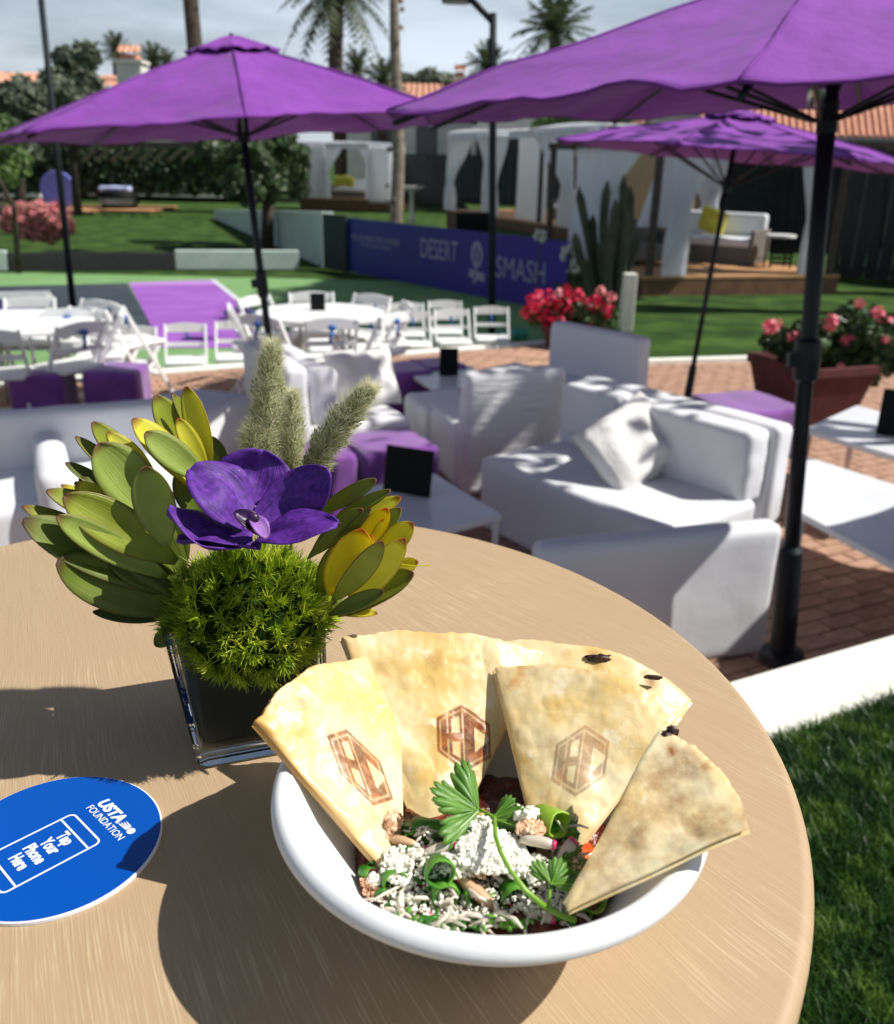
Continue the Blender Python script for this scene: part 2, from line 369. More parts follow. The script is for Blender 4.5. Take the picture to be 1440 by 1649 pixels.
for k in range(24):
    a0, a1 = 2*PI*k/24, 2*PI*(k+1)/24
    mb.add([(u0+.17*math.sin(a0), .004, .78+.25*math.cos(a0)), (u0+.17*math.sin(a1), .004, .78+.25*math.cos(a1)), (u0+.10*math.sin(a1), .004, .78+.18*math.cos(a1)), (u0+.10*math.sin(a0), .004, .78+.18*math.cos(a0))], [(0, 1, 2, 3)])
mb.bar((u0, .004, .55), (u0-.06, .004, .22), .07, .006, (0, 1, 0)); mb.bar((u0-.22, .004, .42), (u0+.25, .004, .36), .16, .006, (0, 1, 0)); mb.bar((u0, .004, .95), (u0, .004, .60), .06, .006, (0, 1, 0))
mb.build('banner_emblem', M_blet, ban)
mb = MB()
for k in range(9): mb.box((BL*k/8*.99+.03, .09, .55), (.05, .05, 1.15))
mb.build('support_post', M_lamppole, ban)
# black speaker box behind the banner
mb = MB(); p = aty(762, 362, 19.6); mb.box((0, 0, 0), (.7, .4, .5)); o = mb.build('speaker_box', M_menu, loc=None, bevel=.02); o.location = p
tag(o, 'square black box standing up behind the middle of the banner', 'box')
mb = MB(); mb.box((0, 0, -.25-(p.z-.25-ZC)/2), (.2, .2, p.z-.25-ZC)); mb.build('pedestal', M_menu, o)

# ------------------------------------------------------------------ umbrellas
M_hem = mat('purple_hem', srgb(104, 40, 132), srgb(118, 48, 146), rough=.9, scale=3)
def make_umbrella(top, base, R, rise, phase, pr, label, seed=0, wr=.02, fittings=True, cax=None):
    top = Vector(top); base = Vector(base); ax = (top-base).normalized(); pax = ax
    if cax is not None: ax = Vector(cax).normalized()
    x = V(1, 0, 0); x = (x-ax*x.dot(ax)).normalized(); y = ax.cross(x)
    M = Matrix((x, y, ax)).transposed().to_4x4(); M.translation = top
    Mi = Matrix.Translation(-base)
    root = empty('patio_umbrella', base, 0, label, 'umbrella', 'purple patio umbrellas')
    N = 8; SUB = 16; RR = 26
    def P(th, r):
        k = (th-phase)/(2*PI/N); f = k-math.floor(k); m_ = math.sin(PI*f)       # 0 at rib, 1 mid panel
        a = phase+math.floor(k)*2*PI/N; c0 = V(math.cos(a), math.sin(a), 0); c1 = V(math.cos(a+2*PI/N), math.sin(a+2*PI/N), 0)
        c = c0.lerp(c1, f)*R*r
        z = -rise*(r**1.12) - .035*m_*r*(1-r)*2
        if r > .85: z += .016*m_*(r-.85)/.15
        if m_: c *= 1-.03*m_*max(0, (r-.7)/.3)
        w = wr*noise.noise(V(c.x*2.2+seed, c.y*2.2, seed*3))*r+wr*.5*noise.noise(V(c.x*1.5+c.y*5+seed, c.y*1.5-c.x*5, seed))*r
        # creases running in from the rib tips and along the hem
        cr_ = 1-abs(noise.noise(V(a*3.1+f*9+seed, r*1.6+f*2.5, seed)))*3.2; w += wr*.28*max(0, cr_)*(.35+.65*r)
        q_ = 1-abs(noise.noise(V(c.x*1.3+seed*2, (c.y+c.x*.6)*7, seed*5)))*4; w += wr*.16*max(0, q_)*r
        if m_ < .25: z -= .012*(1-m_/.25)*(0)+0; w += .010*(1-m_/.25)**2*r
        return V(c.x, c.y, z+w)
    vs = []; fs = []
    n = N*SUB
    for i in range(RR+1):
        r = .1+.9*i/RR
        for j in range(n): vs.append(P(phase+2*PI*j/n+1e-6, r))
    for i in range(RR):
        for j in range(n):
            a = i*n+j; b = i*n+(j+1) % n; fs.append((a, a+n, b+n, b))
    mb = MB(); mb.m = Mi @ M; mb.add(vs, fs); cn = mb.build('canopy', M_purple, root, smooth=True, solid=.004)
    mb = MB(); mb.m = Mi @ M; vs = []
    for i in range(5):
        r = .0+.19*i/4
        for j in range(n):
            p = P(phase+2*PI*j/n+1e-6, max(r, .02)); p.z += .03+.015*(1-i/4)+(.006*math.sin(j*.9+seed) if i == 4 else 0); 
            if i == 0: p.x = p.y = 0
            vs.append(p)
    fs = [(i*n+j, (i+1)*n+j, (i+1)*n+(j+1) % n, i*n+(j+1) % n) for i in range(4) for j in range(n)]
    mb.add(vs, fs); mb.build('vent_cap', M_purple, root, smooth=True, solid=.004)
    hz = .42*1.0
    mb = MB(); mb.m = Mi @ M; hp = [P(phase+2*PI*j/n+1e-6, 1.0) for j in range(n)]; mb.tube(hp+[hp[0]], .0055, 5, cap=False); mb.build('hem', M_hem, root, smooth=True)
    for k in range(N): mb = MB(); mb.m = Mi @ M; mb.tube([P(phase+2*PI*k/N+1e-5, .12+.88*i/14)+V(0, 0, .004) for i in range(15)], .0045, 5); mb.build('seam', M_hem, root, smooth=True)
    for k in range(N):
        a = phase+2*PI*k/N; mb = MB(); mb.m = Mi @ M
        e = V(math.cos(a), math.sin(a), 0)
        mb.tube([e*.04+V(0, 0, -.03), e*R*.5+V(0, 0, -rise*.5**1.12-.02), e*R*.99+V(0, 0, -rise-.012)], .008, 6)
        mb.tube([e*.035+V(0, 0, -hz-.05), e*R*.52+V(0, 0, -rise*.52**1.12-.03)], .007, 6)
        mb.build('rib', M_pole, root, smooth=True)
    Lp = (top-base).length
    x = V(1, 0, 0); x = (x-pax*x.dot(pax)).normalized(); y = pax.cross(x); M = Matrix((x, y, pax)).transposed().to_4x4(); M.translation = top
    mb = MB(); mb.m = Mi @ M; mb.tube([(0, 0, .03), (0, 0, -Lp)], pr, 14); mb.build('pole', M_pole, root, smooth=True)
    mb = MB(); mb.m = Mi @ M; mb.lathe([(0, -hz+.02), (.035, -hz+.01), (.035, -hz-.09), (0, -hz-.1)], 14); mb.build('runner', M_pole, root)
    mb = MB(); mb.m = Mi @ M; mb.lathe([(0, .055), (.01, .05), (.014, .04), (.010, .03), (.010, -.02)], 12); mb.build('finial', M_pole, root, smooth=True)
    if fittings:
        mb = MB(); mb.m = Mi @ M; mb.lathe([(pr, -Lp*.47), (pr*1.5, -Lp*.475), (pr*1.65, -Lp*.50), (pr*1.5, -Lp*.53), (pr, -Lp*.535)], 14)
        mb.box((-pr*1.8, -.01, -Lp*.50), (.04, .03, .05)); mb.build('crank_housing', M_pole, root, smooth=False)
    mb = MB(); mb.m = Mi @ M; mb.lathe([(pr*1.05, -Lp+.52), (pr*1.55, -Lp+.50), (pr*1.7, -Lp+.05), (.085, -Lp+.04), (.095, -Lp+.0), (0, -Lp)], 24); mb.build('base', M_pole, root)
    return root
u1 = make_umbrella(aty(374, 70, 5.6), aty(462, 780, 5.6), 1.40, .46, .227, .022, 'large purple umbrella at the left, over the table of white chairs', 1, .02)
u2t = V(1.21, 3.3, 2.62); u2 = make_umbrella(u2t, aty(1259, 1062, 3.3), 1.51, .42, .32, .030, 'big nearest purple umbrella cut by the right and top edge', 4, .024, cax=(-.06, -.015, 1))
mb = MB(); a_ = aty(1318.5, 115, 3.3); b_ = aty(1315.5, 172, 3.3); mb.tube([a_-u2.location, b_-u2.location], .0325, 14); mb.build('joint_sleeve', M_chrome, u2, smooth=True)
u3 = make_umbrella(aty(1192, 186, 7.0), aty(1098, 690, 7.0), 1.36, .28, .25, .019, 'purple umbrella in the middle distance seen from just below its rim', 9, .02, False)
u4 = make_umbrella(V(4.25, 3.0, 2.62), V(4.25, 3.0, 0), 1.4, .45, .2, .022, 'purple umbrella beyond the right edge shading the patio', 12, .02, False)

# ------------------------------------------------------------------ lounge furniture
def sofa_base(): pass
def place(root, a, axis):      # root at a, local x along axis
    root.location = a; root.rotation_euler = (0, 0, math.atan2(axis.y, axis.x))
# S1: the near sofa.  local x from far end to near end, y towards its back
ax1 = V(.62, -.785, 0).normalized()
fr = at(775, 735, .43); fr.z = 0
s1 = empty('sofa', (0, 0, 0), 0, 'white slipcovered sofa in the sun with a pleated cushion on it', 'sofa'); place(s1, fr, ax1)
mb = MB(); mb.rbox((.68, .34, .215), (1.36, .70, .43), .038, 16, .009, 2.6, seed=1); mb.build('seat', M_white, s1, smooth=True)
mb = MB(); mb.rbox((.68, .84, .40), (1.38, .15, .80), .04, 14, .008, 2.6, seed=2); mb.build('backrest', M_white, s1, smooth=True)
mb = MB(); mb.rbox((.24, .68, .60), (.46, .17, .38), .038, 12, .012, 4, seed=3); mb.build('back_cushion', M_white, s1, smooth=True)
mb = MB(); mb.rbox((.90, .68, .60), (.86, .17, .38), .038, 14, .012, 4, seed=4); mb.build('back_cushion', M_white, s1, smooth=True)
# near arm panel of the same sofa
a = at(868, 886, .60); b = at(1262, 846, .60); d = b-a; M = Matrix.Translation((a+b)/2-V(0, 0, .30)) @ Matrix.Rotation(math.atan2(d.y, d.x), 4, 'Z')
rt = bpy.data.objects.new('armrest_group', None); bpy.data.objects.remove(rt); RT = Matrix.Translation((((a+b)/2).x, ((a+b)/2).y, 0)) @ Matrix.Rotation(math.atan2(d.y, d.x), 4, 'Z'); bpy.context.view_layer.update(); RT = s1.matrix_world.inverted() @ RT
mb = MB(); mb.m = RT; mb.rbox((0, .04, .30), (d.length, .13, .62), .045, 16, .009, 2.2, seed=5); mb.build('armrest', M_white, s1, smooth=True)
# pleated pillow on S1
c = at(1015, 715, .60); pil = empty('pillow', c, 0, 'crumpled white throw pillow lying on the near sofa', 'pillow')
def pillow(w, h, t, seed):
    mb = MB()
    for sg in (1, -1):
        def P(u, v):
            x = (u*2-1); y = (v*2-1); e = (1-x**4)*(1-y**4)
            puff = t*e**.5*(1+.35*noise.noise(V(x*2.2+seed, y*2.2, sg)))+.10*t*math.sin(x*9+3*noise.noise(V(x, y, seed)))*e
            pin = 1-.12*(abs(x)*abs(y))**.0*(1-(abs(x*y))**2)*0
            return V(x*w/2*(1-.10*(1-y*y)*(abs(x) > 0)*abs(x)**3), y*h/2*(1-.10*(1-x*x)*abs(y)**3), sg*puff)
        if sg > 0: mb.grid(P, 26, 26)
        else: mb.grid(lambda u, v: P(v, u), 26, 26)
    return mb
M_pil = mat('pillow_fabric', C(.66, .65, .63), C(.76, .75, .73), rough=.85, scale=5, bump=.7, bscale=14, bdist=.02)
mb = pillow(.60, .44, .095, 2); o = mb.build('cover', M_pil, pil, smooth=True)
o.rotation_euler = (math.radians(46), math.radians(-14), math.radians(42))
mb = MB()
for k in range(28):
    x = -.2+.4*k/27; mb.blob((x, -.2+.01*math.sin(k*2), 0), .014, 6, 4, .5, k)
o2 = mb.build('ruffle', M_pil, pil, smooth=True); o2.rotation_euler = o.rotation_euler

# S2: armchair seen from its lit back cushion
def armchair(p, axis, label, w=.75, d=.78, bh=.80, ribbed=False, group=None):
    r = empty('lounge_chair', p, math.atan2(axis.y, axis.x), label, 'armchair', group)
    mb = MB(); mb.rbox((w/2, d*.42, .215), (w, d*.84, .43), .05, 8, .009, 2.6, seed=w*9); mb.build('seat', M_white, r, smooth=True)
    mb = MB(); mb.rbox((w/2, d*.92, bh/2), (w, d*.2, bh), .05, 10, .009, 2.6, seed=w*5); mb.build('backrest', M_ribbed if ribbed else M_white, r, smooth=True)
    return r
# backrest faces the camera right side: chair opens to the left (-x), back panel from (745,600) to (915,592)
pa = at(752, 602, .80); pb = at(915, 592, .80); pa.z = pb.z = 0
dd = (pb-pa).normalized()
armchair(pb-V(dd.y, -dd.x, 0)*.80, -dd, 'white lounge chair turned away, leaf shadows over its quilted back', w=(pb-pa).length, d=.8, ribbed=True)
# its neighbour: low seat block left of it
pc = at(682, 655, .43); pc.z = 0
r = empty('ottoman', pc, math.atan2(dd.y, dd.x), 'low white seat block beside the quilted lounge chair', 'ottoman')
mb = MB(); mb.rbox((.22, .22, .21), (.44, .5, .42), .05, 8, .01, 3, seed=3); mb.build('cushion', M_white, r, smooth=True)
# S3: pale backrest in shade by the red flowers and long low back in front of it
pa = at(884, 517, .82); pb = at(1033, 545, .82); pa.z = pb.z = 0; dd3 = (pb-pa).normalized()
r = empty('sofa', pa, math.atan2(dd3.y, dd3.x), 'white sofa back in shade in front of the red flowers', 'sofa'); w3 = (pb-pa).length
mb = MB(); mb.rbox((w3/2, .08, .41), (w3, .16, .82), .05, 10, .009, 2.6, seed=8); mb.build('backrest', M_white, r, smooth=True)
mb = MB(); mb.rbox((w3/2-.1, -.32, .22), (w3+.5, .66, .44), .06, 10, .009, 2.6, seed=9); mb.build('seat', M_white, r, smooth=True)
# S4: group left of centre, backs towards the left, high backs then seat
def s4(pxa, pxb, z, label, seatlen):
    a = at(*pxa, z); b = at(*pxb, z); a.z = b.z = 0; d = (b-a).normalized(); w = (b-a).length
    r = empty('sofa', a, math.atan2(d.y, d.x), label, 'sofa')
    mb = MB(); mb.rbox((w/2, .0, z/2), (w, .16, z), .05, 10, .009, 2.6, seed=w*3); mb.build('backrest', M_white, r, smooth=True)
    mb = MB(); mb.rbox((w/2, .20, .60), (w*.92, .17, .36), .06, 10, .02, 4, seed=w*7); mb.build('back_cushion', M_white, r, smooth=True)
    mb = MB(); mb.rbox((w/2, .42, .215), (w, .72, .43), .06, 10, .009, 2.6, seed=w*2); mb.build('seat', M_white, r, smooth=True)
    return r
s4((405, 545), (478, 592), .82, 'white sofa with tall back beside the grass plume', 1)
r = empty('pillow', at(585, 610, .60), .4, 'plump white pillow on the sofa behind the grass plume', 'pillow')
mb = pillow(.52, .42, .10, 5); o = mb.build('cover', M_pil, r, smooth=True); o.rotation_euler = (math.radians(62), 0, .2)
# S5: shaded sofa at lower left with a sunlit arm, and the lit block beside it
a = at(-60, 672, .72); b = at(325, 640, .72); a.z = b.z = 0; d5 = (b-a).normalized(); w5 = (b-a).length
r = empty('sofa', a, math.atan2(d5.y, d5.x), 'shaded white sofa back at the left edge behind the leaves', 'sofa')
mb = MB(); mb.rbox((w5/2, .05, .36), (w5, .14, .72), .05, 14, .009, 2.6, seed=11); mb.build('backrest', M_white, r, smooth=True)
mb = MB(); mb.rbox((w5/2, -.33, .215), (w5, .66, .43), .05, 14, .009, 2.6, seed=12); mb.build('seat', M_white, r, smooth=True)
qa = at(75, 690, .62); qa.z = 0
mb = MB(); M = Matrix.Translation(qa-a) ; o = MB(); o.rbox((0, 0, .31), (.16, .8, .62), .07, 10, .01, 3, rz=0, seed=13); oo = o.build('arm', M_white, r, smooth=True)
oo.location = Matrix.Rotation(-math.atan2(d5.y, d5.x), 3, 'Z') @ (qa-a); oo.location.y -= .38
pb_ = at(295, 622, .52); pb_.z = 0
r = empty('ottoman', pb_, math.radians(-20), 'bright white cube seat lit by the sun left of the grass plumes', 'ottoman')
mb = MB(); mb.rbox((.26, -.28, .26), (.54, .6, .52), .05, 8, .01, 3, seed=14); mb.build('cushion', M_white, r, smooth=True)

# poufs
def pouf(px, py, z, w, rz, label, d=None, h=.45):
    p = at(px, py, z); p.z = 0
    r = empty('pouf', p, rz, label, 'pouf', 'purple poufs')
    mb = MB(); mb.rbox((0, 0, h/2), (w, d or w, h), .045, 8, .012, 4, seed=px*.01); mb.build('cover', M_pouf, r, smooth=True)
    mb = MB(); mb.rbox((0, 0, .01), (w*.9, (d or w)*.9, .03), .01, 2); mb.build('foot', M_menu, r)
    return r
pouf(66, 594, .45, .40, .1, 'purple pouf leftmost, half behind the shaded sofa')
pouf(187, 590, .45, .42, .05, 'purple pouf second from the left beside the folding chairs')
pouf(640, 590, .45, .46, .45, 'dark purple pouf under the edge of the round table')
pouf(706, 582, .45, .40, .45, 'dark purple pouf behind the small table with menu')
pouf(624, 706, .45, .48, .45, 'pinkish purple pouf right behind the near black menu board')
pouf(514, 722, .45, .36, .45, 'purple pouf glimpsed between the two grass plumes')
pouf(1205, 636, .42, .62, .3, 'purple floor cushion behind the near sofa', h=.38)

# coffee tables with menu boards
def ctable(pts, z, label, group='white coffee tables'):
    P_ = [at(x, y, z) for x, y in pts]; c = sum(P_, V(0, 0, 0))/len(P_)
    r = empty('coffee_table', (c.x, c.y, 0), 0, label, 'table', group)
    mb = MB(); n = len(P_); vs = [p-V(c.x, c.y, 0) for p in P_]+[p-V(c.x, c.y, .035) for p in P_]
    fs = [tuple(range(n)), tuple(range(2*n-1, n-1, -1))]+[(i, i+n, (i+1) % n+n, (i+1) % n) for i in range(n)]
    mb.add(vs, fs)
    bm = bmesh.new(); o = mb.build('tabletop', M_tabtop, r, bevel=.005); bm.from_mesh(o.data); bmesh.ops.recalc_face_normals(bm, faces=bm.faces); bm.to_mesh(o.data); bm.free()
    for p in P_:
        q = (p-V(c.x, c.y, 0)); q.z = 0; q *= .93; mb = MB(); mb.box((q.x, q.y, (z-.035)/2), (.03, .03, z-.035)); mb.build('leg', M_chrome if z > .45 else M_whitep, r)
    return r
ctable([(808, 828), (655, 868), (560, 790), (700, 762)], .42, 'shaded white coffee table with the large black menu on it')
ctable([(655, 598), (700, 626), (790, 618), (757, 588)], .42, 'small white table with a black menu, in front of the dark poufs')
ctable([(1296, 690), (1470, 742), (1520, 690), (1380, 652)], .50, 'white side table with thin legs beside the terracotta planter')
ctable([(1284, 822), (1500, 940), (1600, 830), (1300, 735)], .42, 'white coffee table in the sun at the right edge, nearest')
def menu(bl, br, tl, tr, z, label):
    a = at(*bl, z); b = at(*br, z); Y = (a.y+b.y)/2; h = aty(*tl, a.y+.05).z-z; 
    r = empty('menu_stand', (a+b)/2, math.atan2((b-a).y, (b-a).x), label, 'menu stand', 'black menu stands'); w = (b-a).length
    Mx = Matrix.Rotation(math.radians(-12), 4, 'X')
    mb = MB(); mb.m = Mx; mb.box((0, 0, h/2+.003), (w, .012, h)); mb.build('board', M_menu, r, bevel=.002)
    mb = MB(); mb.bar((0, .16*h/.25, 0), (0, .012+h*.7*.2, h*.7), w*.4, .006, (0, 1, 0)); mb.build('prop', M_menu, r)
menu((617, 790), (692, 803), (605, 714), (683, 716), .42, 'large black menu stand on the shaded coffee table')
menu((708, 606), (738, 606), (718, 560), (745, 558), .42, 'small black menu stand on the table before the dark poufs')
menu((1410, 700), (1450, 705), (1440, 625), (1470, 630), .50, 'black menu stand cut by the right edge')
# ------------------------------------------------------------------ folding chairs and round tables
def make_chair():
    r = empty('folding_chair')
    def b(n, a, c, w, t): mb = MB(); mb.bar(a, c, w, t, (0, 1, 0)); mb.build(n, M_whitep, r, bevel=.004)
    for s in (-1, 1):
        b('front_leg', (s*.205, -.20, 0), (s*.205, .20, .80), .022, .035)      # runs up into the back
        b('rear_leg', (s*.175, .22, 0), (s*.175, -.16, .46), .022, .035)
    mb = MB(); mb.rbox((0, .0, .455), (.40, .38, .045), .02, 4); mb.build('seat', M_whitep, r, smooth=True)
    mb = MB(); mb.grid(lambda u, v: V(-.205+.41*u, .195+.03*math.sin(PI*u)*0, .72+.07*v+.025*math.sin(PI*u)*v), 10, 2); o = mb.build('top_slat', M_whitep, r, solid=.02)
    mb = MB(); mb.bar((-.2, .14, .60), (.2, .14, .60), .018, .04, (0, 0, 1)); mb.build('lower_slat', M_whitep, r)
    mb = MB(); mb.bar((-.2, -.12, .15), (.2, -.12, .15), .015, .02, (0, 0, 1)); mb.bar((-.17, .16, .08), (.17, .16, .08), .015, .02, (0, 0, 1)); mb.build('stretcher', M_whitep, r)
    return r
ch0 = make_chair(); used = [False]
ribbon_me = None
def chair(x, y, rz, z, label, group, ribbon=False):
    c = ch0 if not used[0] else copy_tree(ch0); used[0] = True
    c.location = (x, y, z); c.rotation_euler = (0, 0, rz); tag(c, label, 'chair', group)
    return c
def add_ribbon(c, k):
    mb = MB(); mb.blob((0, .225, .74), .032, 8, 5, .3, k, (1.2, .5, .8)); mb.bar((0, .23, .73), (.02, .235, .62), .03, .004, (0, 1, 0)); mb.build('ribbon', M_blue, c, smooth=True)
def round_table(c, R, label, z=.74):
    r = empty('round_table', (c.x, c.y, 0), 0, label, 'table', 'round dining tables')
    mb = MB(); mb.lathe([(0, z), (R, z), (R+.004, z-.01), (R, z-.035), (0, z-.035)], 48); mb.build('tabletop', M_whitep, r)
    for k in range(4):
        a = PI/4+k*PI/2; mb = MB(); mb.tube([(R*.6*math.cos(a), R*.6*math.sin(a), 0), (R*.55*math.cos(a), R*.55*math.sin(a), z-.03)], .016, 8); mb.build('leg', M_chrome, r)
names = ['nearest the sofa', 'on the near right side', 'on the right side', 'on the far right side', 'at the back facing the sofas', 'on the far left side', 'on the left side', 'on the near left side']
cM = V(-1.15, 8.02, 0); cL = V(-3.52, 7.25, 0)
round_table(cM, .56, 'round white table near the centre with a black menu on it'); round_table(cL, .62, 'round white table at the left edge')
k = 0
for cc, R, nm, skip in ((cM, .56, 'centre', ()), (cL, .62, 'left', ())):
    for i in range(8):
        a = -PI/2+i*PI/4+.25; rr = R+.03
        p = cc+V(math.cos(a), math.sin(a), 0)*rr
        c = chair(p.x, p.y, a-PI/2, 0, 'white folding chair at the %s round table, %s' % (nm, names[i]), 'white folding chairs around the round tables')
        if i in (0, 1, 7, 2): add_ribbon(c, k)
        k += 1
for i, (px, py, rz) in enumerate(((170, 652, 2.7), (212, 640, 2.4), (118, 655, 3.3))):
    p = at(px, py, 0); c = chair(p.x, p.y+.25, rz, 0, 'white folding chair behind the left poufs, ' + ['middle one of three', 'rightmost of three', 'leftmost of three'][i], 'loose white folding chairs')
tp = at(512, 500, .74)
r = empty('menu_stand', tp, .1, 'charcoal menu stand on the centre round table', 'menu stand', 'black menu stands'); mb = MB(); mb.m = Matrix.Rotation(math.radians(-8), 4, 'X'); mb.box((0, 0, .075), (.13, .01, .15)); mb.build('board', M_menu, r)
mb = MB(); mb.bar((0, .08, 0), (0, .025, .11), .05, .005, (0, 1, 0)); mb.build('prop', M_menu, r)
# rows beyond the patio kerb, at court level
q0 = V(-3.45, 9.0, 0)
ordn = ['first', 'second', 'third', 'fourth', 'fifth', 'sixth', 'seventh', 'eighth', 'ninth', 'tenth']
q = [i for i in range(10)]
for i in q:
    p = T0+TD*(-1.15+i*.52)+TN*(8.02); 
    chair(p.x, p.y, math.radians(8)+random.uniform(-.08, .08), ZC, 'white folding chair in the front row by the court, %s from the left' % ordn[i], 'rows of white folding chairs by the court')
for i in range(5, 9):
    p = T0+TD*(-.95+i*.52)+TN*(8.65)
    chair(p.x, p.y, math.radians(8)+random.uniform(-.08, .08), ZC, 'white folding chair in the second row by the court, %s from the left' % ordn[i-5], 'rows of white folding chairs by the court')
for i, (x, y) in enumerate(((985, 0), (1005, 0))): pass
for i, (px_, py_) in enumerate(((812, 552), (838, 548))):
    p = at(px_, py_, ZC); mb = MB(); mb.lathe([(0, 0), (.10, 0), (.13, .16), (.12, .16), (.09, .02), (0, .02)], 16); o = mb.build('plastic_bucket', M_teal, smooth=True); o.location = p
    tag(o, ['teal plastic bucket on the court, left one', 'teal plastic bucket on the court, right one next the planter'][i], 'bucket', 'teal buckets')
# practice net at left
a = at(-70, 497, .10); b = at(80, 493, .10)
a.z = b.z = ZC; r = empty('practice_net', a, math.atan2((b-a).y, (b-a).x), 'purple panel net with white frame on the court at left', 'net'); w = (b-a).length; hN = aty(80, 474, b.y).z-ZC
mb = MB(); mb.box((w/2, 0, hN*.5), (w, .03, hN*.9)); mb.build('panel', M_netp, r)
mb = MB(); mb.box((w/2, 0, hN), (w+.05, .06, .08)); mb.build('top_band', M_line, r)
for x in (0, w): mb = MB(); mb.box((x, 0, hN/2), (.09, .09, hN)); mb.build('post', M_whitep, r)
#MORE
# ------------------------------------------------------------------ light poles
def tube_obj(name, pts, r, m, parent=None, n=10):
    mb = MB(); mb.tube(pts, r, n); return mb.build(name, m, parent, smooth=True)
# tall pole at left
b = at(119, 505, ZC); t = aty(62, -40, b.y+.1)
r = empty('light_pole', b, 0, 'thin black pole rising past the left end of the large umbrella', 'pole')
tube_obj('pole', [V(0, 0, 0), t-b], [.055, .045], M_lamppole, r); mb = MB(); mb.lathe([(0, .04), (.16, .04), (.17, 0), (0, 0)], 16); mb.build('base_plate', M_lamppole, r)
# lamp post with arm and square head
b = at(792, 560, ZC); b.z = ZC; t = aty(794, 28, b.y)
r = empty('lamp_post', b, 0, 'dark court lamp post with angled arm and flat square head', 'lamp post')
tube_obj('pole', [V(0, 0, 0), t-b+V(0, 0, .05)], [.05, .045], M_lamppole, r)
e = aty(758, -2, b.y); tube_obj('arm', [t-b-V(0, 0, .05), e-b], .04, M_lamppole, r)
mb = MB(); c = aty(735, -2, b.y)-b; mb.box(c, (.36, .3, .07)); mb.build('lamp_head', M_lamppole, r, bevel=.01)
mb = MB(); mb.box(c-V(0, 0, .04), (.28, .22, .02)); mb.build('lens', mat('lamp_lens', C(.5, .5, .5), rough=.3), r)
# slim pole, thin posts at the right
def thin_pole(px0, py0, px1, py1, Y, rad, label):
    a = aty(px0, py0, Y); b = aty(px1, py1, Y); r_ = MB(); r_.tube([V(0, 0, 0), b-a], rad, 8); o = r_.build('fence_pole', M_lamppole, smooth=True); o.location = a
    tag(o, label, 'pole', 'thin poles before the dark fence')
thin_pole(1340, 415, 1352, 250, 15.8, .03, 'thin grey pole before the dark fence, left one')
thin_pole(1418, 400, 1432, 250, 15.8, .03, 'thin grey pole before the dark fence, right one')

# ------------------------------------------------------------------ palms and trees
def frond(mb, c, az, el, Ln, droop, w, n=12, seed=0):
    d = V(math.cos(az), math.sin(az), 0); side = V(-d.y, d.x, 0); pts = []
    for i in range(n+1):
        t = i/n; pts.append(c+d*(Ln*t*math.cos(el)*(1-.15*droop*t))+V(0, 0, Ln*t*math.sin(el)-droop*Ln*t*t))
    for i in range(1, n+1):
        t = i/n; p = pts[i]; ax = (pts[i]-pts[i-1]).normalized(); lw = w*math.sin(PI*min(1, .12+t*.9))**.6
        for s in (-1, 1):
            tip = p+side*s*lw*random.uniform(.8, 1.1)+ax*lw*.55-V(0, 0, lw*random.uniform(.15, .6)); q = ax*(Ln/n*.42)
            mb.add([p-q, p+q, tip], [(0, 1, 2)])
    for i in range(n): 
        wv = V(0, 0, Ln*.006); mb.add([pts[i]-wv, pts[i+1]-wv, pts[i+1]+wv, pts[i]+wv], [(0, 1, 2, 3)])
def palm(base, top, r0, r1, Ln, label, nf=34, trunkm=None, fan=False, group='palm trees', single=True, dr=.75):
    root = empty('palm_tree', base, 0, label, 'palm tree', group)
    t = top-base; pts = [t*(i/8)+V(.01*t.z*math.sin(i*.9), 0, 0)*(1 if i < 8 else 0) for i in range(9)]
    mb = MB(); mb.tube(pts, [r0+(r1-r0)*i/8+random.uniform(-.04, .04)*r0 for i in range(9)], 12)
    for i in range(40):
        a = random.uniform(0, 2*PI); k = random.random(); p = t*k; rr = r0+(r1-r0)*k
        mb.box(p+V(math.cos(a)*rr, math.sin(a)*rr, 0), (.09, .09, .10), a)
    mb.build('trunk', trunkm or M_ptrunk, root, smooth=False)
    if Ln:
        for k in range(nf):
            az = k*2.39996+random.uniform(-.2, .2); q = k/nf; el = math.radians(78-105*q); mb = MB()
            frond(mb, t, az, el, Ln*random.uniform(.85, 1.1), (dr if not fan else .25)*(.5+.6*q), Ln*(.22 if not fan else .3), 14, k)
            mb.build('frond', M_palm, root)
    return root
def bt(pxb, pyb, Y, zb=ZC): p = aty(pxb, pyb, Y); p.z = zb; return p
Y = 58; palm(bt(543, 108, Y), aty(541, -14, Y), .42, .42, 3.7, 'palm with thick dark trunk and drooping fronds above the left umbrella', 44)
Y = 56; palm(bt(303, 90, Y), aty(300, -330, Y), .46, .40, 2.8, 'dark palm trunk rising out of frame behind the left umbrella top', 24)
Y = 60; palm(bt(893, 60, Y), aty(893, 50, Y), .3, .3, 3.1, 'palm crown peeking over the nearest umbrella', 40, dr=.45)
Y = 60; palm(bt(785, 108, Y), aty(786, 112, Y), .3, .28, 2.3, 'pale distant palm behind the lamp post', 34, dr=.5)
Y = 60; palm(bt(574, 118, Y), aty(574, 112, Y), .28, .25, 1.8, 'slim distant palm right of the thick palm trunk', 26, dr=.4)
Y = 56; palm(bt(617, 135, Y), aty(617, 130, Y), .3, .28, 1.9, 'distant palm just above the meeting point of the umbrellas, left side', 30, dr=.5)
Y = 62; palm(bt(187, 110, Y), aty(186, 80, Y), .3, .28, 1.3, 'small fan palm left of the chimney', 26, fan=True)
Y = 66; palm(bt(247, 120, Y), aty(246, 97, Y), .3, .28, 1.4, 'small fan palm right of the chimney', 26, fan=True)
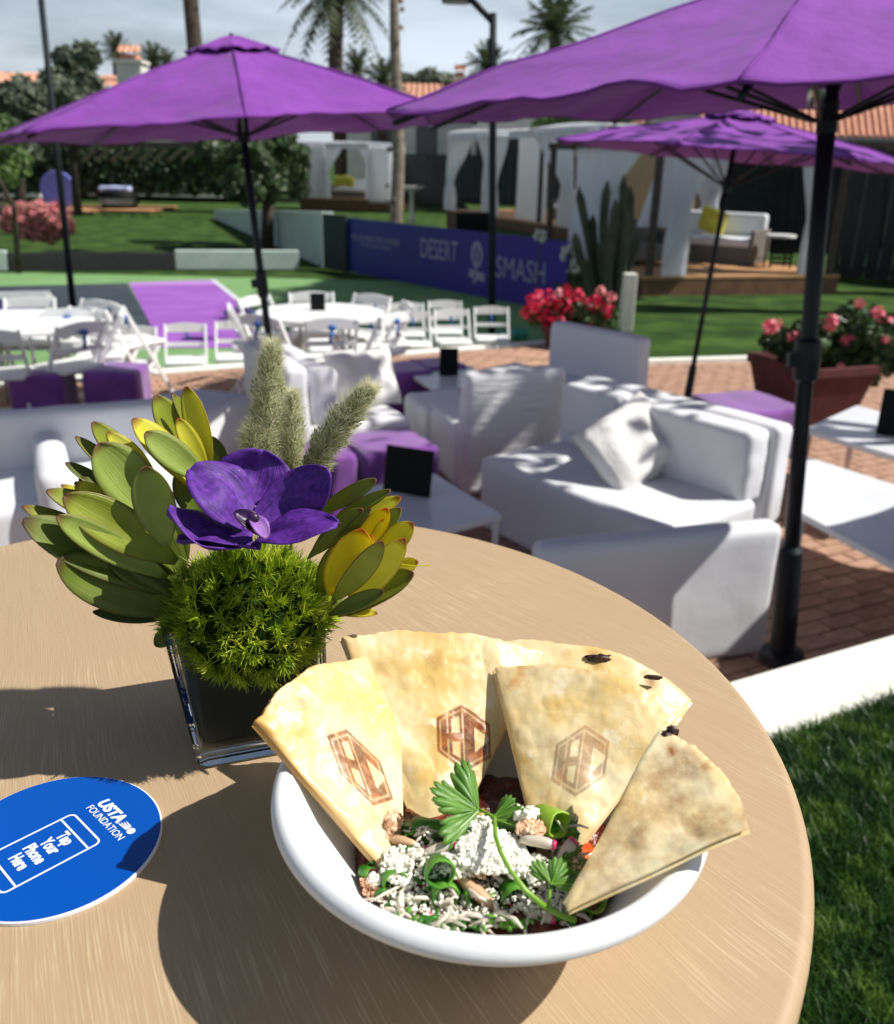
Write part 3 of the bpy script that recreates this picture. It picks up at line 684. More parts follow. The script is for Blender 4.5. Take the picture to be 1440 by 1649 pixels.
Y = 66; palm(bt(267, 120, Y), aty(268, 103, Y), .3, .28, 1.2, 'smallest fan palm at the canopy edge', 22, fan=True)
Y = 24; b_ = aty(632, 335, Y); palm(V(b_.x, Y, ZC), aty(647, -330, Y), .19, .05, 2.0, 'slender tall trunk between the two big umbrellas', 18, trunkm=M_ptrunk2)

def crown_mesh(lobes, nleaf, size, m, parent, name='crown', flat=1.0, seed=1):
    g = np.random.default_rng(seed); vs = np.zeros((nleaf*4, 3), np.float32)
    tot = sum(l[1]**2 for l in lobes); i = 0
    for c, r, sq in lobes:
        n = int(nleaf*r*r/tot); 
        if n < 1: continue
        d = g.normal(size=(n, 3)); d /= np.linalg.norm(d, axis=1)[:, None]; rad = r*(g.random(n)**.35)*(1+.18*np.sin(d[:, 0]*5+c[0])*np.cos(d[:, 2]*6+c[1]))
        p = np.array(c)+d*rad[:, None]*np.array([1, 1, sq])
        nn = d+g.normal(size=(n, 3))*.7; nn /= np.linalg.norm(nn, axis=1)[:, None]
        u = np.cross(nn, g.normal(size=(n, 3))); u /= np.linalg.norm(u, axis=1)[:, None]; w = np.cross(nn, u)
        s = (size*(.6+.8*g.random(n)))[:, None]
        q = np.stack([p-u*s*.5, p+w*s*.32, p+u*s*.5, p-w*s*.32], 1).reshape(-1, 3)
        vs[i*4:(i+n)*4] = q; i += n
    vs = vs[:i*4]; return np_mesh(name, vs, np.arange(i*4).reshape(-1, 4), m, parent)
def tree(base, lobes, nleaf, size, m, label, tr=.2, seed=1, cat='tree', name='shade_tree', group=None):
    root = empty(name, base, 0, label, cat, group); top = max(lobes, key=lambda l: l[1])[0]
    tube_obj('trunk', [V(0, 0, 0), V(.1, 0, top[2]*.5), V(*top)*.98], [tr, tr*.8, tr*.4], M_bark, root)
    for l in lobes[1:6]:
        tube_obj('limb', [V(*top)*.45, V(*top)*.45*.5+V(*l[0])*.5, V(*l[0])], [tr*.45, tr*.3, tr*.12], M_bark, root, 6)
    crown_mesh(lobes, nleaf, size, m, root, seed=seed); return root
def lob(pxs, Y, base, ry=1, sq=.9):
    out = []
    for px, py, rp in pxs:
        c = aty(px, py, Y+random.uniform(-.5, .5)*ry); r = rp*Y/FPX*1.02; out.append((tuple(c-base), r, sq))
    return out
def treepx(px, Y, pxs, n, size, m, label, seed=1, tr=.2, zb=ZC, **k):
    b = bt(px, 300, Y, zb); return tree(b, lob(pxs, Y, b, 3), n, size, m, label, tr, seed, **k)
treepx(120, 40, [(118, 115, 30), (140, 88, 18), (104, 92, 16), (100, 150, 34), (136, 140, 26), (120, 185, 34), (85, 190, 24)], 7000, .34, M_leafg, 'grey green eucalyptus beside the tall black pole', 3)
treepx(28, 30, [(30, 160, 34), (8, 190, 30), (55, 195, 26), (20, 230, 34), (60, 150, 16)], 6000, .26, M_leafg, 'soft green tree in front of the left house', 4)
treepx(10, 20, [(5, 215, 26), (22, 262, 26), (-15, 250, 34), (8, 285, 18), (-40, 220, 40)], 6000, .16, M_leafm, 'bright green citrus tree at the left edge', 5, tr=.07)
treepx(425, 27, [(440, 245, 36), (470, 262, 28), (405, 250, 34), (380, 262, 30), (455, 232, 22), (350, 250, 36), (430, 285, 34), (390, 300, 30)], 9000, .2, M_leafd, 'dark leafy tree behind the pole of the large umbrella', 6)
treepx(690, 75, [(655, 140, 22), (690, 132, 22), (720, 142, 22), (670, 152, 20), (705, 155, 20), (640, 150, 18)], 4000, .5, M_leafg, 'hazy treetops between the two umbrellas', 7)
treepx(905, 34, [(880, 205, 22), (920, 198, 26), (955, 202, 24), (985, 190, 22), (900, 215, 22), (1000, 205, 18)], 6000, .2, M_leafm, 'green round treetop above the long cabana', 8)
# big trees off to the right whose shade falls over the court and banner
for i, (x, y, h, rr) in enumerate(((9.5, 15.6, 14.2, 2.6), (10.2, 18.8, 14.6, 2.4), (9.2, 13.2, 13.5, 1.7))):
    b = V(x, y, ZC); L_ = [((random.uniform(-.6, .6)*rr, random.uniform(-.6, .6)*rr, h-rr*random.uniform(.2, 1.2)), rr*random.uniform(.5, .8), .8) for _ in range(9)]
    tree(b, [((0, 0, h-rr), rr, .8)]+L_, 17000, .32, M_leafd, ['large shade tree right of the cabanas', 'second shade tree behind the cabana deck', 'tallest shade tree past the right edge'][i], .28, 20+i, group='shade trees by the court')
# tree nearer, right of frame: dapples the sofas
b = V(4.75, 5.15, 0); tree(b, [((0, 0, 5.2), .9, .8)]+[((random.uniform(-1.3, 1.3), random.uniform(-1.3, 1.3), 5.2+random.uniform(-.7, .8)), .55, .7) for _ in range(9)], 420, .22, M_leafd, 'thin leaved tree beyond the right edge of the patio', .12, 31)

# hedge, rafters of a covered walk and low wall at the far left
def hedge(pts, depth, n, size, m, label, seed=1, name='clipped_hedge', cat='hedge'):
    g = np.random.default_rng(seed); P_ = [aty(x, y, Y) for x, y, Y in pts]     # bl, br, tl, tr
    bl, br, tl, tr = [np.array(p) for p in P_]; u = g.random(n)[:, None]; v = g.random(n)[:, None]
    p = (bl*(1-u)+br*u)*(1-v)+(tl*(1-u)+tr*u)*v; p[:, 1] += g.random(n)*depth; p[:, 2] += g.normal(size=n)*.06
    nn = g.normal(size=(n, 3))*.8+np.array([0, -1, .4]); nn /= np.linalg.norm(nn, axis=1)[:, None]
    a = np.cross(nn, g.normal(size=(n, 3))); a /= np.linalg.norm(a, axis=1)[:, None]; w = np.cross(nn, a); s = (size*(.6+.8*g.random(n)))[:, None]
    q = np.stack([p-a*s*.5, p+w*s*.35, p+a*s*.5, p-w*s*.35], 1).reshape(-1, 3)
    root = empty(name, (float((bl[0]+br[0])/2), float(bl[1]), float(bl[2])), 0, label, cat)
    off = np.array(root.location); o = np_mesh('foliage', q-off, np.arange(n*4).reshape(-1, 4), m, root)
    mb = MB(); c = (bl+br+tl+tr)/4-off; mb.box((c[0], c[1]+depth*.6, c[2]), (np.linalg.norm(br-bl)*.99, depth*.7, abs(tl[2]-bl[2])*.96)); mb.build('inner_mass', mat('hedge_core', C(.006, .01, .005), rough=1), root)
    return root
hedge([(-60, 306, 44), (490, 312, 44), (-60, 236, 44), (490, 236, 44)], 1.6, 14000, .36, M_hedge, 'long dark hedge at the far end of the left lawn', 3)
r = empty('covered_walk', aty(230, 240, 40), 0, 'row of pale rafters of a covered walk above the dark hedge', 'pergola')
def wp(px, py, Y): return aty(px, py, Y)-r.location
mb = MB(); mb.bar(wp(60, 233, 40), wp(480, 233, 40), .22, .2); mb.build('beam', M_brownwood, r)
for k in range(10):
    x = 120+k*23; mb = MB(); mb.bar(wp(x+10, 242, 40), wp(x-9, 258, 41.2), .10, .14); mb.build('rafter', mat('weathered_beam', srgb(120, 112, 100), srgb(140, 132, 120), rough=.9), r)
o = wallpx('garden_wall', (-200, 318), (345, 318), .55, .55, .3, mat('sand_wall', srgb(150, 140, 120), srgb(170, 160, 140), rough=.9, scale=3), ZC, 'low sandy wall along the foot of the dark hedge')
# lounge decks with ball and daybed, coral flower bush
def deck(px, py, w, d, h, z, name, label, cat='deck', rz=0):
    p = at(px, py, z); r = empty(name, p, rz, label, cat); n = 8
    for k in range(n): mb = MB(); mb.box((0, d*(k+.5)/n, h-.02), (w, d/n*.86, .04)); mb.build('plank', M_deck, r)
    mb = MB(); mb.box((0, d/2, (h-.04)/2), (w*.96, d*.96, h-.04)); mb.build('frame', M_deckd, r); return r, p
r, p = deck(95, 344, 2.6, 5.5, .12, ZC, 'wooden_platform', 'pale wooden platform behind the coral flowers')
bc_ = aty(96, 314, p.y+2.0); br_ = 27*(p.y+2)/FPX; bc_.z = p.z+.12+br_; mb = MB(); mb.lathe([(0, 0), (br_, 0), (br_, .18), (0, .18)], 32); M = Matrix.Rotation(PI/2, 4, 'X'); mb.v = [tuple(M @ Vector(v)) for v in mb.v]; o = mb.build('round_backdrop', M_ball, bevel=.03); o.location = bc_
tag(o, 'round violet disc standing on the wooden platform', 'round panel')
r, p = deck(194, 343, 2.7, 4.5, .12, ZC, 'wooden_platform', 'pale wooden platform under the black round daybed')
r = empty('daybed', V(aty(192, 320, p.y+2).x, p.y+2, p.z+.12), 0, 'black and silver round daybed with pale top on its platform', 'daybed')
mb = MB(); mb.lathe([(0, 0), (1.05, 0), (1.22, .35), (1.22, .75), (1.05, .95), (0, .95)], 32); mb.build('shell', M_menu, r, smooth=True)
for k in range(26):
    a = PI*1.12+PI*.76*k/25; mb = MB(); mb.box((1.235*math.cos(a), 1.235*math.sin(a), .38), (.02, .06, .34), a); mb.build('slat', M_chrome, r)
mb = MB(); mb.rbox((0, 0, 1.05), (2.0, 1.7, .3), .14, 8, .05, 3, seed=2); mb.build('mattress', mat('lilac_fabric', srgb(150, 160, 205), srgb(190, 196, 225), rough=.8), r, smooth=True)
r.scale = (.72, .72, .8)
def flowerbush(base, pxs, Y, nl, nf, ls, fs, lm, fm, label, name='flowering_bush', cat='flowers', seed=1, pot=None, potm=None, fc=None):
    root = empty(name, base, 0, label, cat); lobes = lob(pxs, Y, base, .3)
    if nl: crown_mesh(lobes, nl, ls, lm, root, 'foliage', seed=seed)
    g = random.Random(seed); 
    if fc:
        for (px, py, rp, nn, m) in fc:
            c = aty(px, py, Y-g.uniform(0, .25))-base; R_ = rp*Y/FPX; mb = MB()
            for k in range(nn):
                d = V(g.gauss(0, 1), g.gauss(0, 1), g.gauss(0, 1)).normalized(); p = c+d*R_*g.uniform(.5, 1); 
                u = d.cross(V(g.random(), g.random(), 1)).normalized(); w = d.cross(u)
                for j in range(5):
                    a = 2*PI*j/5; e = (u*math.cos(a)+w*math.sin(a)); f = (u*math.cos(a+.6)+w*math.sin(a+.6)); h_ = (u*math.cos(a-.6)+w*math.sin(a-.6)); mb.add([p, p+h_*fs*.7+d*fs*.15, p+e*fs+d*fs*.1, p+f*fs*.7+d*fs*.15], [(0, 1, 2, 3)])
            mb.build('bloom', m, root)
    elif nf: crown_mesh([(c, r*1.06, s) for c, r, s in lobes], nf, fs, fm, root, 'blossom', seed=seed+5)
    return root
b = bt(58, 385, 24)
flowerbush(b, [(30, 350, 22), (58, 345, 22), (88, 352, 24), (45, 368, 20), (75, 370, 22), (105, 365, 14), (15, 362, 14)], 24, 1500, 7500, .12, .10, M_leafm, M_pinkf, 'mound of coral pink flowers at the left', seed=3)

# ------------------------------------------------------------------ planters, cactus
def planter(p, r0, r1, h, label, sq=False):
    r = empty('flower_pot', p, 0, label, 'pot')
    mb = MB()
    if sq:
        n = 4; k = math.sqrt(2)
        mb.lathe([(0, 0), (r0*k, 0), (r1*k, h-.08), (r1*k*1.06, h-.08), (r1*k*1.06, h), (r1*k*.95, h), (r1*k*.9, h-.1), (0, h-.1)], 4)
        M = Matrix.Rotation(PI/4+.35, 4, 'Z'); mb.v = [tuple(M @ Vector(v)) for v in mb.v]
    else: mb.lathe([(0, 0), (r0, 0), (r1, h-.07), (r1*1.07, h-.07), (r1*1.07, h), (r1*.95, h), (r1*.9, h-.08), (0, h-.08)], 28)
    mb.build('wall', M_terra, r, bevel=.008); return r
pr = aty(900, 560, 10.6); pr.z = ZC+.3
planter(V(pr.x+.12, 10.6, -.1), .24, .32, .34, 'terracotta pot under the red flowers')
RF = [(860, 488, 17, 34, M_red), (850, 505, 14, 26, M_red), (885, 480, 16, 30, M_red), (905, 492, 18, 36, M_red), (930, 478, 14, 26, M_red), (925, 505, 16, 30, M_red), (955, 485, 15, 28, M_red), (975, 500, 17, 32, M_red), (880, 510, 14, 24, M_red), (898, 520, 12, 20, M_red), (950, 515, 13, 22, M_red), (985, 478, 9, 14, M_pinkf), (915, 466, 9, 14, M_red), (900, 474, 9, 12, M_pinkf), (968, 470, 8, 12, M_pinkf), (866, 475, 8, 10, M_red)]
flowerbush(V(pr.x+.12, 10.6, .42), [(865, 505, 24), (900, 508, 28), (940, 508, 28), (975, 512, 22), (900, 530, 24), (950, 530, 24)], 10.6, 2600, 0, .07, .035, M_pleaf, None, 'red geraniums in front of the banner end', seed=5, fc=RF)
pp = V(3.30, 7.7, -.02)
planter(V(aty(1306, 600, 7.6).x, 7.6, 0),   .27, .36, .50, 'large terracotta planter under the pink flowers, coloured as in shade', True)
b = V(aty(1306, 600, 7.6).x, 7.6, .48)
PF = [(1243, 524, 15, 26, M_pink), (1337, 520, 13, 22, M_pink), (1327, 533, 12, 20, M_pink), (1385, 487, 7, 10, M_pinkf), (1412, 507, 14, 26, M_pink), (1404, 525, 14, 26, M_pink), (1430, 520, 12, 22, M_pink), (1366, 549, 12, 20, M_pink), (1389, 547, 11, 18, M_pink), (1277, 542, 7, 10, M_pink), (1425, 545, 9, 12, M_pink), (1382, 522, 6, 7, M_pinkf), (1355, 590, 4, 5, M_pinkf)]
flowerbush(b, [(1250, 548, 24), (1300, 545, 34), (1345, 540, 36), (1390, 535, 40), (1430, 550, 36), (1340, 575, 30), (1285, 570, 26), (1400, 585, 34), (1460, 570, 40), (1365, 510, 22)], 7.6, 8500, 0, .075, .032, M_pleaf, None, 'pink geraniums spilling over the large planter at right', seed=6, fc=PF)
# columnar cactus cluster
b = at(985, 505, 0); b.y = 12.6; b.z = -.02; b.x = aty(985, 480, 12.6).x
r = empty('columnar_cactus', b, 0, 'cluster of dark columnar cactus beside the banner end', 'cactus')
for k, (x0, x1, top) in enumerate(((952, 938, 300), (962, 957, 345), (972, 975, 290), (980, 986, 320), (990, 1002, 282), (998, 1010, 330), (1006, 1022, 300), (948, 930, 375), (985, 968, 385), (1000, 1024, 380), (966, 948, 410), (993, 994, 400))):
    Y = 12.6+random.uniform(-.3, .3); p0 = aty(x0+(985-x0)*.35, 498, Y); p0.z = 0; p1 = aty(x1, top, Y); mb = MB(); n = 14; pts = []; vs = []; fs = []
    for i in range(13):
        t = i/12; p = p0.lerp(p1, t)-b+V(.05*math.sin(t*5+k), 0, 0)*t; rr = .062*(1 if t < .93 else .6); 
        if i == 12: rr = .01
        vs += [p+V(math.cos(2*PI*j/n), math.sin(2*PI*j/n), 0)*rr*(1 if j % 2 else .78) for j in range(n)]
    for i in range(12):
        for j in range(n): fs.append((i*n+j, i*n+(j+1) % n, (i+1)*n+(j+1) % n, (i+1)*n+j))
    mb.add(vs, fs); mb.build('stem', M_cactus, r)
# pale post and clipped shrubs near the cactus
p = at(1012, 528, 0); p.y = 11.6; p.x = aty(1012, 480, 11.6).x; p.z = 0
mb = MB(); h = aty(1012, 440, 11.6).z; mb.box((0, 0, h/2), (.16, .16, h)); o = mb.build('white_bollard', M_stucco, bevel=.01); o.location = p; tag(o, 'short pale square post between cactus and lawn', 'post')
for i, (px, py, s) in enumerate(((918, 405, 12), (925, 428, 11), (870, 380, 9))):
    Y = 13.4; p = aty(px, py, Y); rr = s*Y/FPX; r = empty('flowering_plant', (p.x, p.y, 0), 0, ['pale flower head right of the word SMASH, upper', 'pale flower head right of the word SMASH, lower', 'small pale flowers behind the top of the banner'][i], 'plant')
    mb = MB(); mb.tube([(0, 0, -.3), (0, 0, p.z)], .012, 6); mb.build('stem', M_cactus, r); mb = MB()
    for k in range(14): mb.blob((random.uniform(-1, 1)*rr, random.uniform(-1, 1)*rr, p.z+random.uniform(-1, 1)*rr), rr*.32, 6, 4, .4, k)
    mb.build('flower_head', mat('pale_petal', C(.42, .44, .40), C(.6, .62, .58)), r, smooth=True)

# ------------------------------------------------------------------ cabanas
def curtain(root, a, b, z0, z1, label=None, folds=7, tie=None, amp=.085, name='curtain', sag=0):
    """hanging sheet from a to b; tie=(t, z) gathers it"""
    a = Vector(a); b = Vector(b); d = b-a; n = V(-d.y, d.x, 0).normalized()
    def P(u, v):
        z = z1+(z0-z1)*v; w = 1.0; cx = .5
        if tie:
            tu, tz, tw = tie; k = math.exp(-((z-tz)/(.42*(z1-z0)))**2); w = 1-k*(1-tw); cx = .5+(tu-.5)*k
            if z < tz: w = min(w+.1, tw+.18)*1; cx = tu
        uu = cx+(u-.5)*w
        p = a+d*uu; p.z = z-sag*math.sin(PI*u)*(1-v); return p+n*amp*math.sin(u*folds*2*PI+v*1.5)*(1-.3*v)
    mb = MB(); mb.grid(P, folds*8, 14); o = mb.build(name, M_curt, root, smooth=True); return o
def cabana(name, A, B, depth, h, label, zd=.3, postm=None, bays=1, roof=True, valance=.25):
    """A,B: front corners on the ground; depth vector away"""
    A = Vector(A); B = Vector(B); d = (B-A); Ln = d.length; dn = d.normalized(); n = V(-dn.y, dn.x, 0)
    r = empty('cabana', A, math.atan2(d.y, d.x), label, 'cabana', 'curtained cabanas')
    for k in range(int(depth/.35)):
        mb = MB(); mb.box((Ln/2, .175+k*.35, zd-.02), (Ln+.3, .33, .04)); mb.build('plank', M_deck, r)
    mb = MB(); mb.box((Ln/2, depth/2, (zd-.04)/2-.1), (Ln+.25, depth-.04, zd-.04+.2)); mb.build('deck_frame', M_deckd, r)
    for i in range(bays+1):
        for y in (.12, depth-.12):
            mb = MB(); mb.box((Ln*i/bays, y, (h+zd)/2), (.1, .1, h-zd)); mb.build('post', postm or M_brownwood, r)
    for y in (.12, depth-.12): mb = MB(); mb.box((Ln/2, y, h), (Ln+.2, .12, .12)); mb.build('beam', postm or M_brownwood, r)
    for i in range(bays+1): mb = MB(); mb.box((Ln*i/bays, depth/2, h+.003), (.11, depth-.36, .11)); mb.build('beam', postm or M_brownwood, r)
    if roof:
        mb = MB(); mb.grid(lambda u, v: V(-.1+(Ln+.2)*u, depth*v, h+.1+.06*math.sin(u*bays*PI)), 12, 6); mb.build('canopy', M_curt, r, solid=.02)
        mb = MB(); mb.grid(lambda u, v: V(-.1+(Ln+.2)*u, -.0+.015*math.sin(u*40), h+.08-valance*v), 60, 3); mb.build('valance', M_curt, r, smooth=True)
    return r, Ln
def daybed_set(r, x, y, w, z, label=None):
    M = r.matrix_world if False else (Matrix.Translation(r.location) @ Matrix.Rotation(r.rotation_euler.z, 4, 'Z'))
    q = empty('outdoor_sofa', M @ V(x, y, z), r.rotation_euler.z, label, 'sofa')
    mb = MB(); mb.box((0, 0, .16), (w, .8, .3)); mb.build('frame', M_wick, q, bevel=.02)
    mb = MB(); mb.rbox((0, -.02, .38), (w*.94, .76, .16), .05, 6); mb.build('seat_cushion', M_white, q, smooth=True)
    mb = MB(); mb.rbox((0, .34, .62), (w*.94, .18, .5), .06, 6); mb.build('back_cushion', M_white, q, smooth=True)
    for s in (-1, 1): mb = MB(); mb.box((s*w*.49, 0, .36), (.08, .82, .5)); mb.build('armrest', M_wick, q, bevel=.02)
    return q
# cabana 1 (far, left of the slim trunk)
A = at(487, 330, -.2); B = at(632, 334, -.2); A.z = B.z = -.2
r, Ln = cabana('c1', A, B, 3.2, aty(500, 232, A.y).z+.2, 'far cabana with white curtains and yellow pillows, left of the slim trunk', zd=.35)
hh = aty(500, 232, A.y).z+.2
curtain(r, (0, 0, 0), (Ln*.27, 0, 0), .35, hh, folds=6); curtain(r, (Ln*.22, .1, 0), (Ln*.5, .1, 0), .35, hh, folds=4, tie=(.1, 1.4, .3)); curtain(r, (Ln*.55, .1, 0), (Ln*.78, .1, 0), .35, hh, folds=3, tie=(.9, 1.8, .35))
curtain(r, (Ln*.74, -.05, 0), (Ln*1.0, -.05, 0), .2, hh, folds=6); curtain(r, (Ln, 0, 0), (Ln, 3, 0), .35, hh, folds=8); curtain(r, (0, 0, 0), (0, 3, 0), .35, hh, folds=8)
daybed_set(r, Ln*.5, 1.6, 2.2, .35, 'white outdoor sofa inside the far cabana')
M = Matrix.Translation(r.location) @ Matrix.Rotation(r.rotation_euler.z, 4, 'Z')
for i, x in enumerate((.38, .47)): mb = MB(); mb.rbox((0, 0, 0), (.6, .3, .5), .1, 5); o = mb.build('pillow', M_yel, smooth=True); o.location = M @ V(Ln*x, .9, 1.15); o.rotation_euler = (.3, .3*i, r.rotation_euler.z); tag(o, ['yellow pillow in the far cabana, left one', 'yellow pillow in the far cabana, right one'][i], 'pillow', 'yellow pillows')
# cabana 2 (long, two bays, running towards us)
A = at(720, 358, -.1); B = at(958, 402, -.1)
r, Ln = cabana('c2', A, B, 3.6, 2.95, 'long cabana of two bays with tied white curtains over a wooden deck', zd=.45, bays=3, postm=M_brownwood)
hh = 2.95; z0 = .45
curtain(r, (.0, -.05, 0), (Ln*.24, -.05, 0), z0, hh, folds=5, tie=(.12, 1.3, .22)); curtain(r, (Ln*.18, -.05, 0), (Ln*.36, -.05, 0), z0, hh, folds=4, tie=(.92, 1.9, .3))
curtain(r, (Ln*.36, -.08, 0), (Ln*.50, -.08, 0), z0, hh, folds=5, tie=(.1, 1.3, .5)); curtain(r, (Ln*.46, .4, 0), (Ln*.68, .2, 0), z0, hh, folds=6); curtain(r, (Ln*.62, -.05, 0), (Ln*.86, -.05, 0), z0, hh, folds=6, tie=(.95, 1.35, .2))
curtain(r, (Ln*.80, .5, 0), (Ln*1.0, .3, 0), z0+.6, hh, folds=5); curtain(r, (Ln*.93, -.05, 0), (Ln, -.05, 0), z0, hh, folds=3, tie=(.4, 1.7, .4)); curtain(r, (Ln*.3, 3.4, 0), (Ln, 3.4, 0), z0, hh, folds=16)
daybed_set(r, Ln*.58, 1.8, 2.0, z0, 'dim outdoor sofa inside the long cabana')
daybed_set(r, Ln*.83, 1.8, 2.0, z0, 'outdoor sofa at the near end inside the long cabana')
# cabana 3 (right, nearest) with furniture
A = at(1046, 482, -.02); B = at(1336, 478, -.02)
r3, Ln = cabana('c3', A, B, 5.2, 2.34, 'nearest cabana with open front and pale wooden deck', zd=.36, bays=1, roof=False)
hh = 2.30; z0 = .36; k = Ln/290.0
curtain(r3, (8*k, .0, 0), (70*k, .0, 0), z0, hh, folds=5, tie=(.42, 1.2, .42)); curtain(r3, (0, .3, 0), (0, 3.8, 0), z0, hh, folds=9, tie=(.75, 1.2, .3))
curtain(r3, (60*k, 1.6, 0), (150*k, 1.6, 0), z0+.65, hh, folds=6, tie=(.15, 1.15, .7)); curtain(r3, (215*k, .1, 0), (255*k, .1, 0), z0, hh, folds=4, tie=(.8, 1.1, .3))
curtain(r3, (170*k, 3.4, 0), (235*k, 3.2, 0), z0+.7, hh, folds=5, tie=(.9, 1.3, .35)); curtain(r3, (228*k, 3.2, 0), (262*k, 3.2, 0), z0+.6, hh, folds=4, tie=(.2, 1.3, .5)); curtain(r3, (85*k, 5.0, 0), (150*k, 5.0, 0), z0, hh, folds=5)
M3 = Matrix.Translation(r3.location) @ Matrix.Rotation(r3.rotation_euler.z, 4, 'Z')
for i in range(22): mb = MB(); x = 122*k+i*.075; mb.box((x, 4.6, z0+.95), (.06, .04, 1.85)); mb.build('reed_panel', M_screen, r3)
def c3(x, y, z): return M3 @ V(x*k, y, z)
q = empty('wicker_chair', c3(60, 1.9, z0), .2, 'low grey wicker armchair on the nearest cabana deck', 'armchair')
mb = MB(); mb.rbox((0, 0, .22), (.95, .85, .3), .06, 5); mb.build('seat', M_wick, q, smooth=True); mb = MB(); mb.rbox((0, .38, .5), (.95, .14, .5), .05, 5); mb.build('backrest', M_wick, q, smooth=True)
for s in (-1, 1): mb = MB(); mb.rbox((s*.45, 0, .42), (.1, .8, .3), .04, 4); mb.build('armrest', M_wick, q, smooth=True)
q = empty('wicker_chair', c3(50, 3.4, z0), -.2, 'white cushioned chair at the back of the nearest cabana', 'armchair')
mb = MB(); mb.rbox((0, 0, .3), (.8, .75, .3), .08, 5); mb.build('seat', M_white, q, smooth=True); mb = MB(); mb.rbox((0, .34, .62), (.8, .16, .55), .06, 5); mb.build('backrest', M_white, q, smooth=True)
q = empty('low_table', c3(112, 2.6, z0), 0, 'small wooden table with crossed legs in the cabana', 'table')
mb = MB(); mb.lathe([(0, .42), (.42, .42), (.42, .38), (0, .38)], 24); mb.build('tabletop', M_deckd, q)
for a in range(4): mb = MB(); aa = a*PI/2+.4; mb.bar((.3*math.cos(aa), .3*math.sin(aa), 0), (-.2*math.cos(aa), -.2*math.sin(aa), .38), .03, .03); mb.build('leg', M_deckd, q)
bpos = c3(110, 2.6, z0+.42); q = empty('potted_plant', bpos, 0, 'small green plant in a pink pot on the cabana table', 'plant'); mb = MB(); mb.lathe([(0, 0), (.06, 0), (.09, .14), (0, .14)], 12); mb.build('pot', M_pinkf, q, smooth=True); crown_mesh([((0, 0, .24), .15, .8)], 160, .1, M_leafm, q, 'foliage', seed=4)
q = daybed_set(r3, 212*k, 2.5, 1.7, z0, 'white outdoor sofa with yellow cushion at the right of the cabana'); q.rotation_euler.z += -.9; q.location = c3(205, 2.3, z0)
mb = MB(); mb.rbox((0, 0, 0), (.5, .16, .45), .07, 6); o = mb.build('pillow', M_yel, smooth=True); o.location = q.location+V(-.1, 0, .72); o.rotation_euler = (.3, .3, -.6); tag(o, 'yellow striped pillow on the cabana sofa at right', 'pillow', 'yellow pillows')
q = empty('side_table', c3(262, 1.2, z0), 0, 'black slatted side table with white top right of the cabana sofa', 'table')
mb = MB(); mb.lathe([(0, .56), (.26, .56), (.26, .52), (0, .52)], 20); mb.build('tabletop', M_whitep, q)
for i in range(5): mb = MB(); mb.box((0, -.16, .08+i*.09), (.4, .02, .05)); mb.build('slat', M_menu, q)
for x in (-.18, .18):
    for y in (-.15, .15): mb = MB(); mb.box((x, y, .26), (.03, .03, .52)); mb.build('leg', M_menu, q)
# dark fences behind
def dfence(p0, p1, Y0, Y1, h, label, w=.22):
    a = aty(*p0, Y0); b = aty(*p1, Y1); a.z = b.z = -.1; d = b-a; r = empty('board_fence', a, math.atan2(d.y, d.x), label, 'fence'); n = int(d.length/w)
    if n > 90: n = 90
    first = None
    for i in range(n):
        if first is None: mb = MB(); mb.box((0, 0, h/2), (d.length/n*.93, .04, h)); first = mb.build('board', M_dfence, r); o = first
        else: o = first.copy(); COL.objects.link(o)
        o.location = ((i+.5)*d.length/n, .01*(i % 2), 0)
    for z in (.3, h-.2): mb = MB(); mb.box((d.length/2, .06, z), (d.length, .05, .09)); mb.build('rail', M_dfence, r)
    return r
dfence((645, 300), (985, 300), 50, 44, 2.4, 'dark board fence behind the far cabanas', .35)
dfence((1338, 380), (1760, 380), 18.6, 15.5, 2.45, 'tall black board fence at the right under the tiled roof', .25)
dfence((985, 300), (1420, 300), 30, 23, 2.6, 'dark board fence behind the nearest cabana', .3)
q = empty('birdbath', bt(663, 330, 34, -.1), 0, 'small white pedestal basin before the dark fence', 'basin')
mb = MB(); zt = aty(663, 299, 34).z+.1; mb.lathe([(0, 0), (.18, 0), (.08, .2), (.07, zt-.2), (.42, zt-.06), (.45, zt), (0, zt-.02)], 20); mb.build('bowl', M_stucco, q, smooth=True)

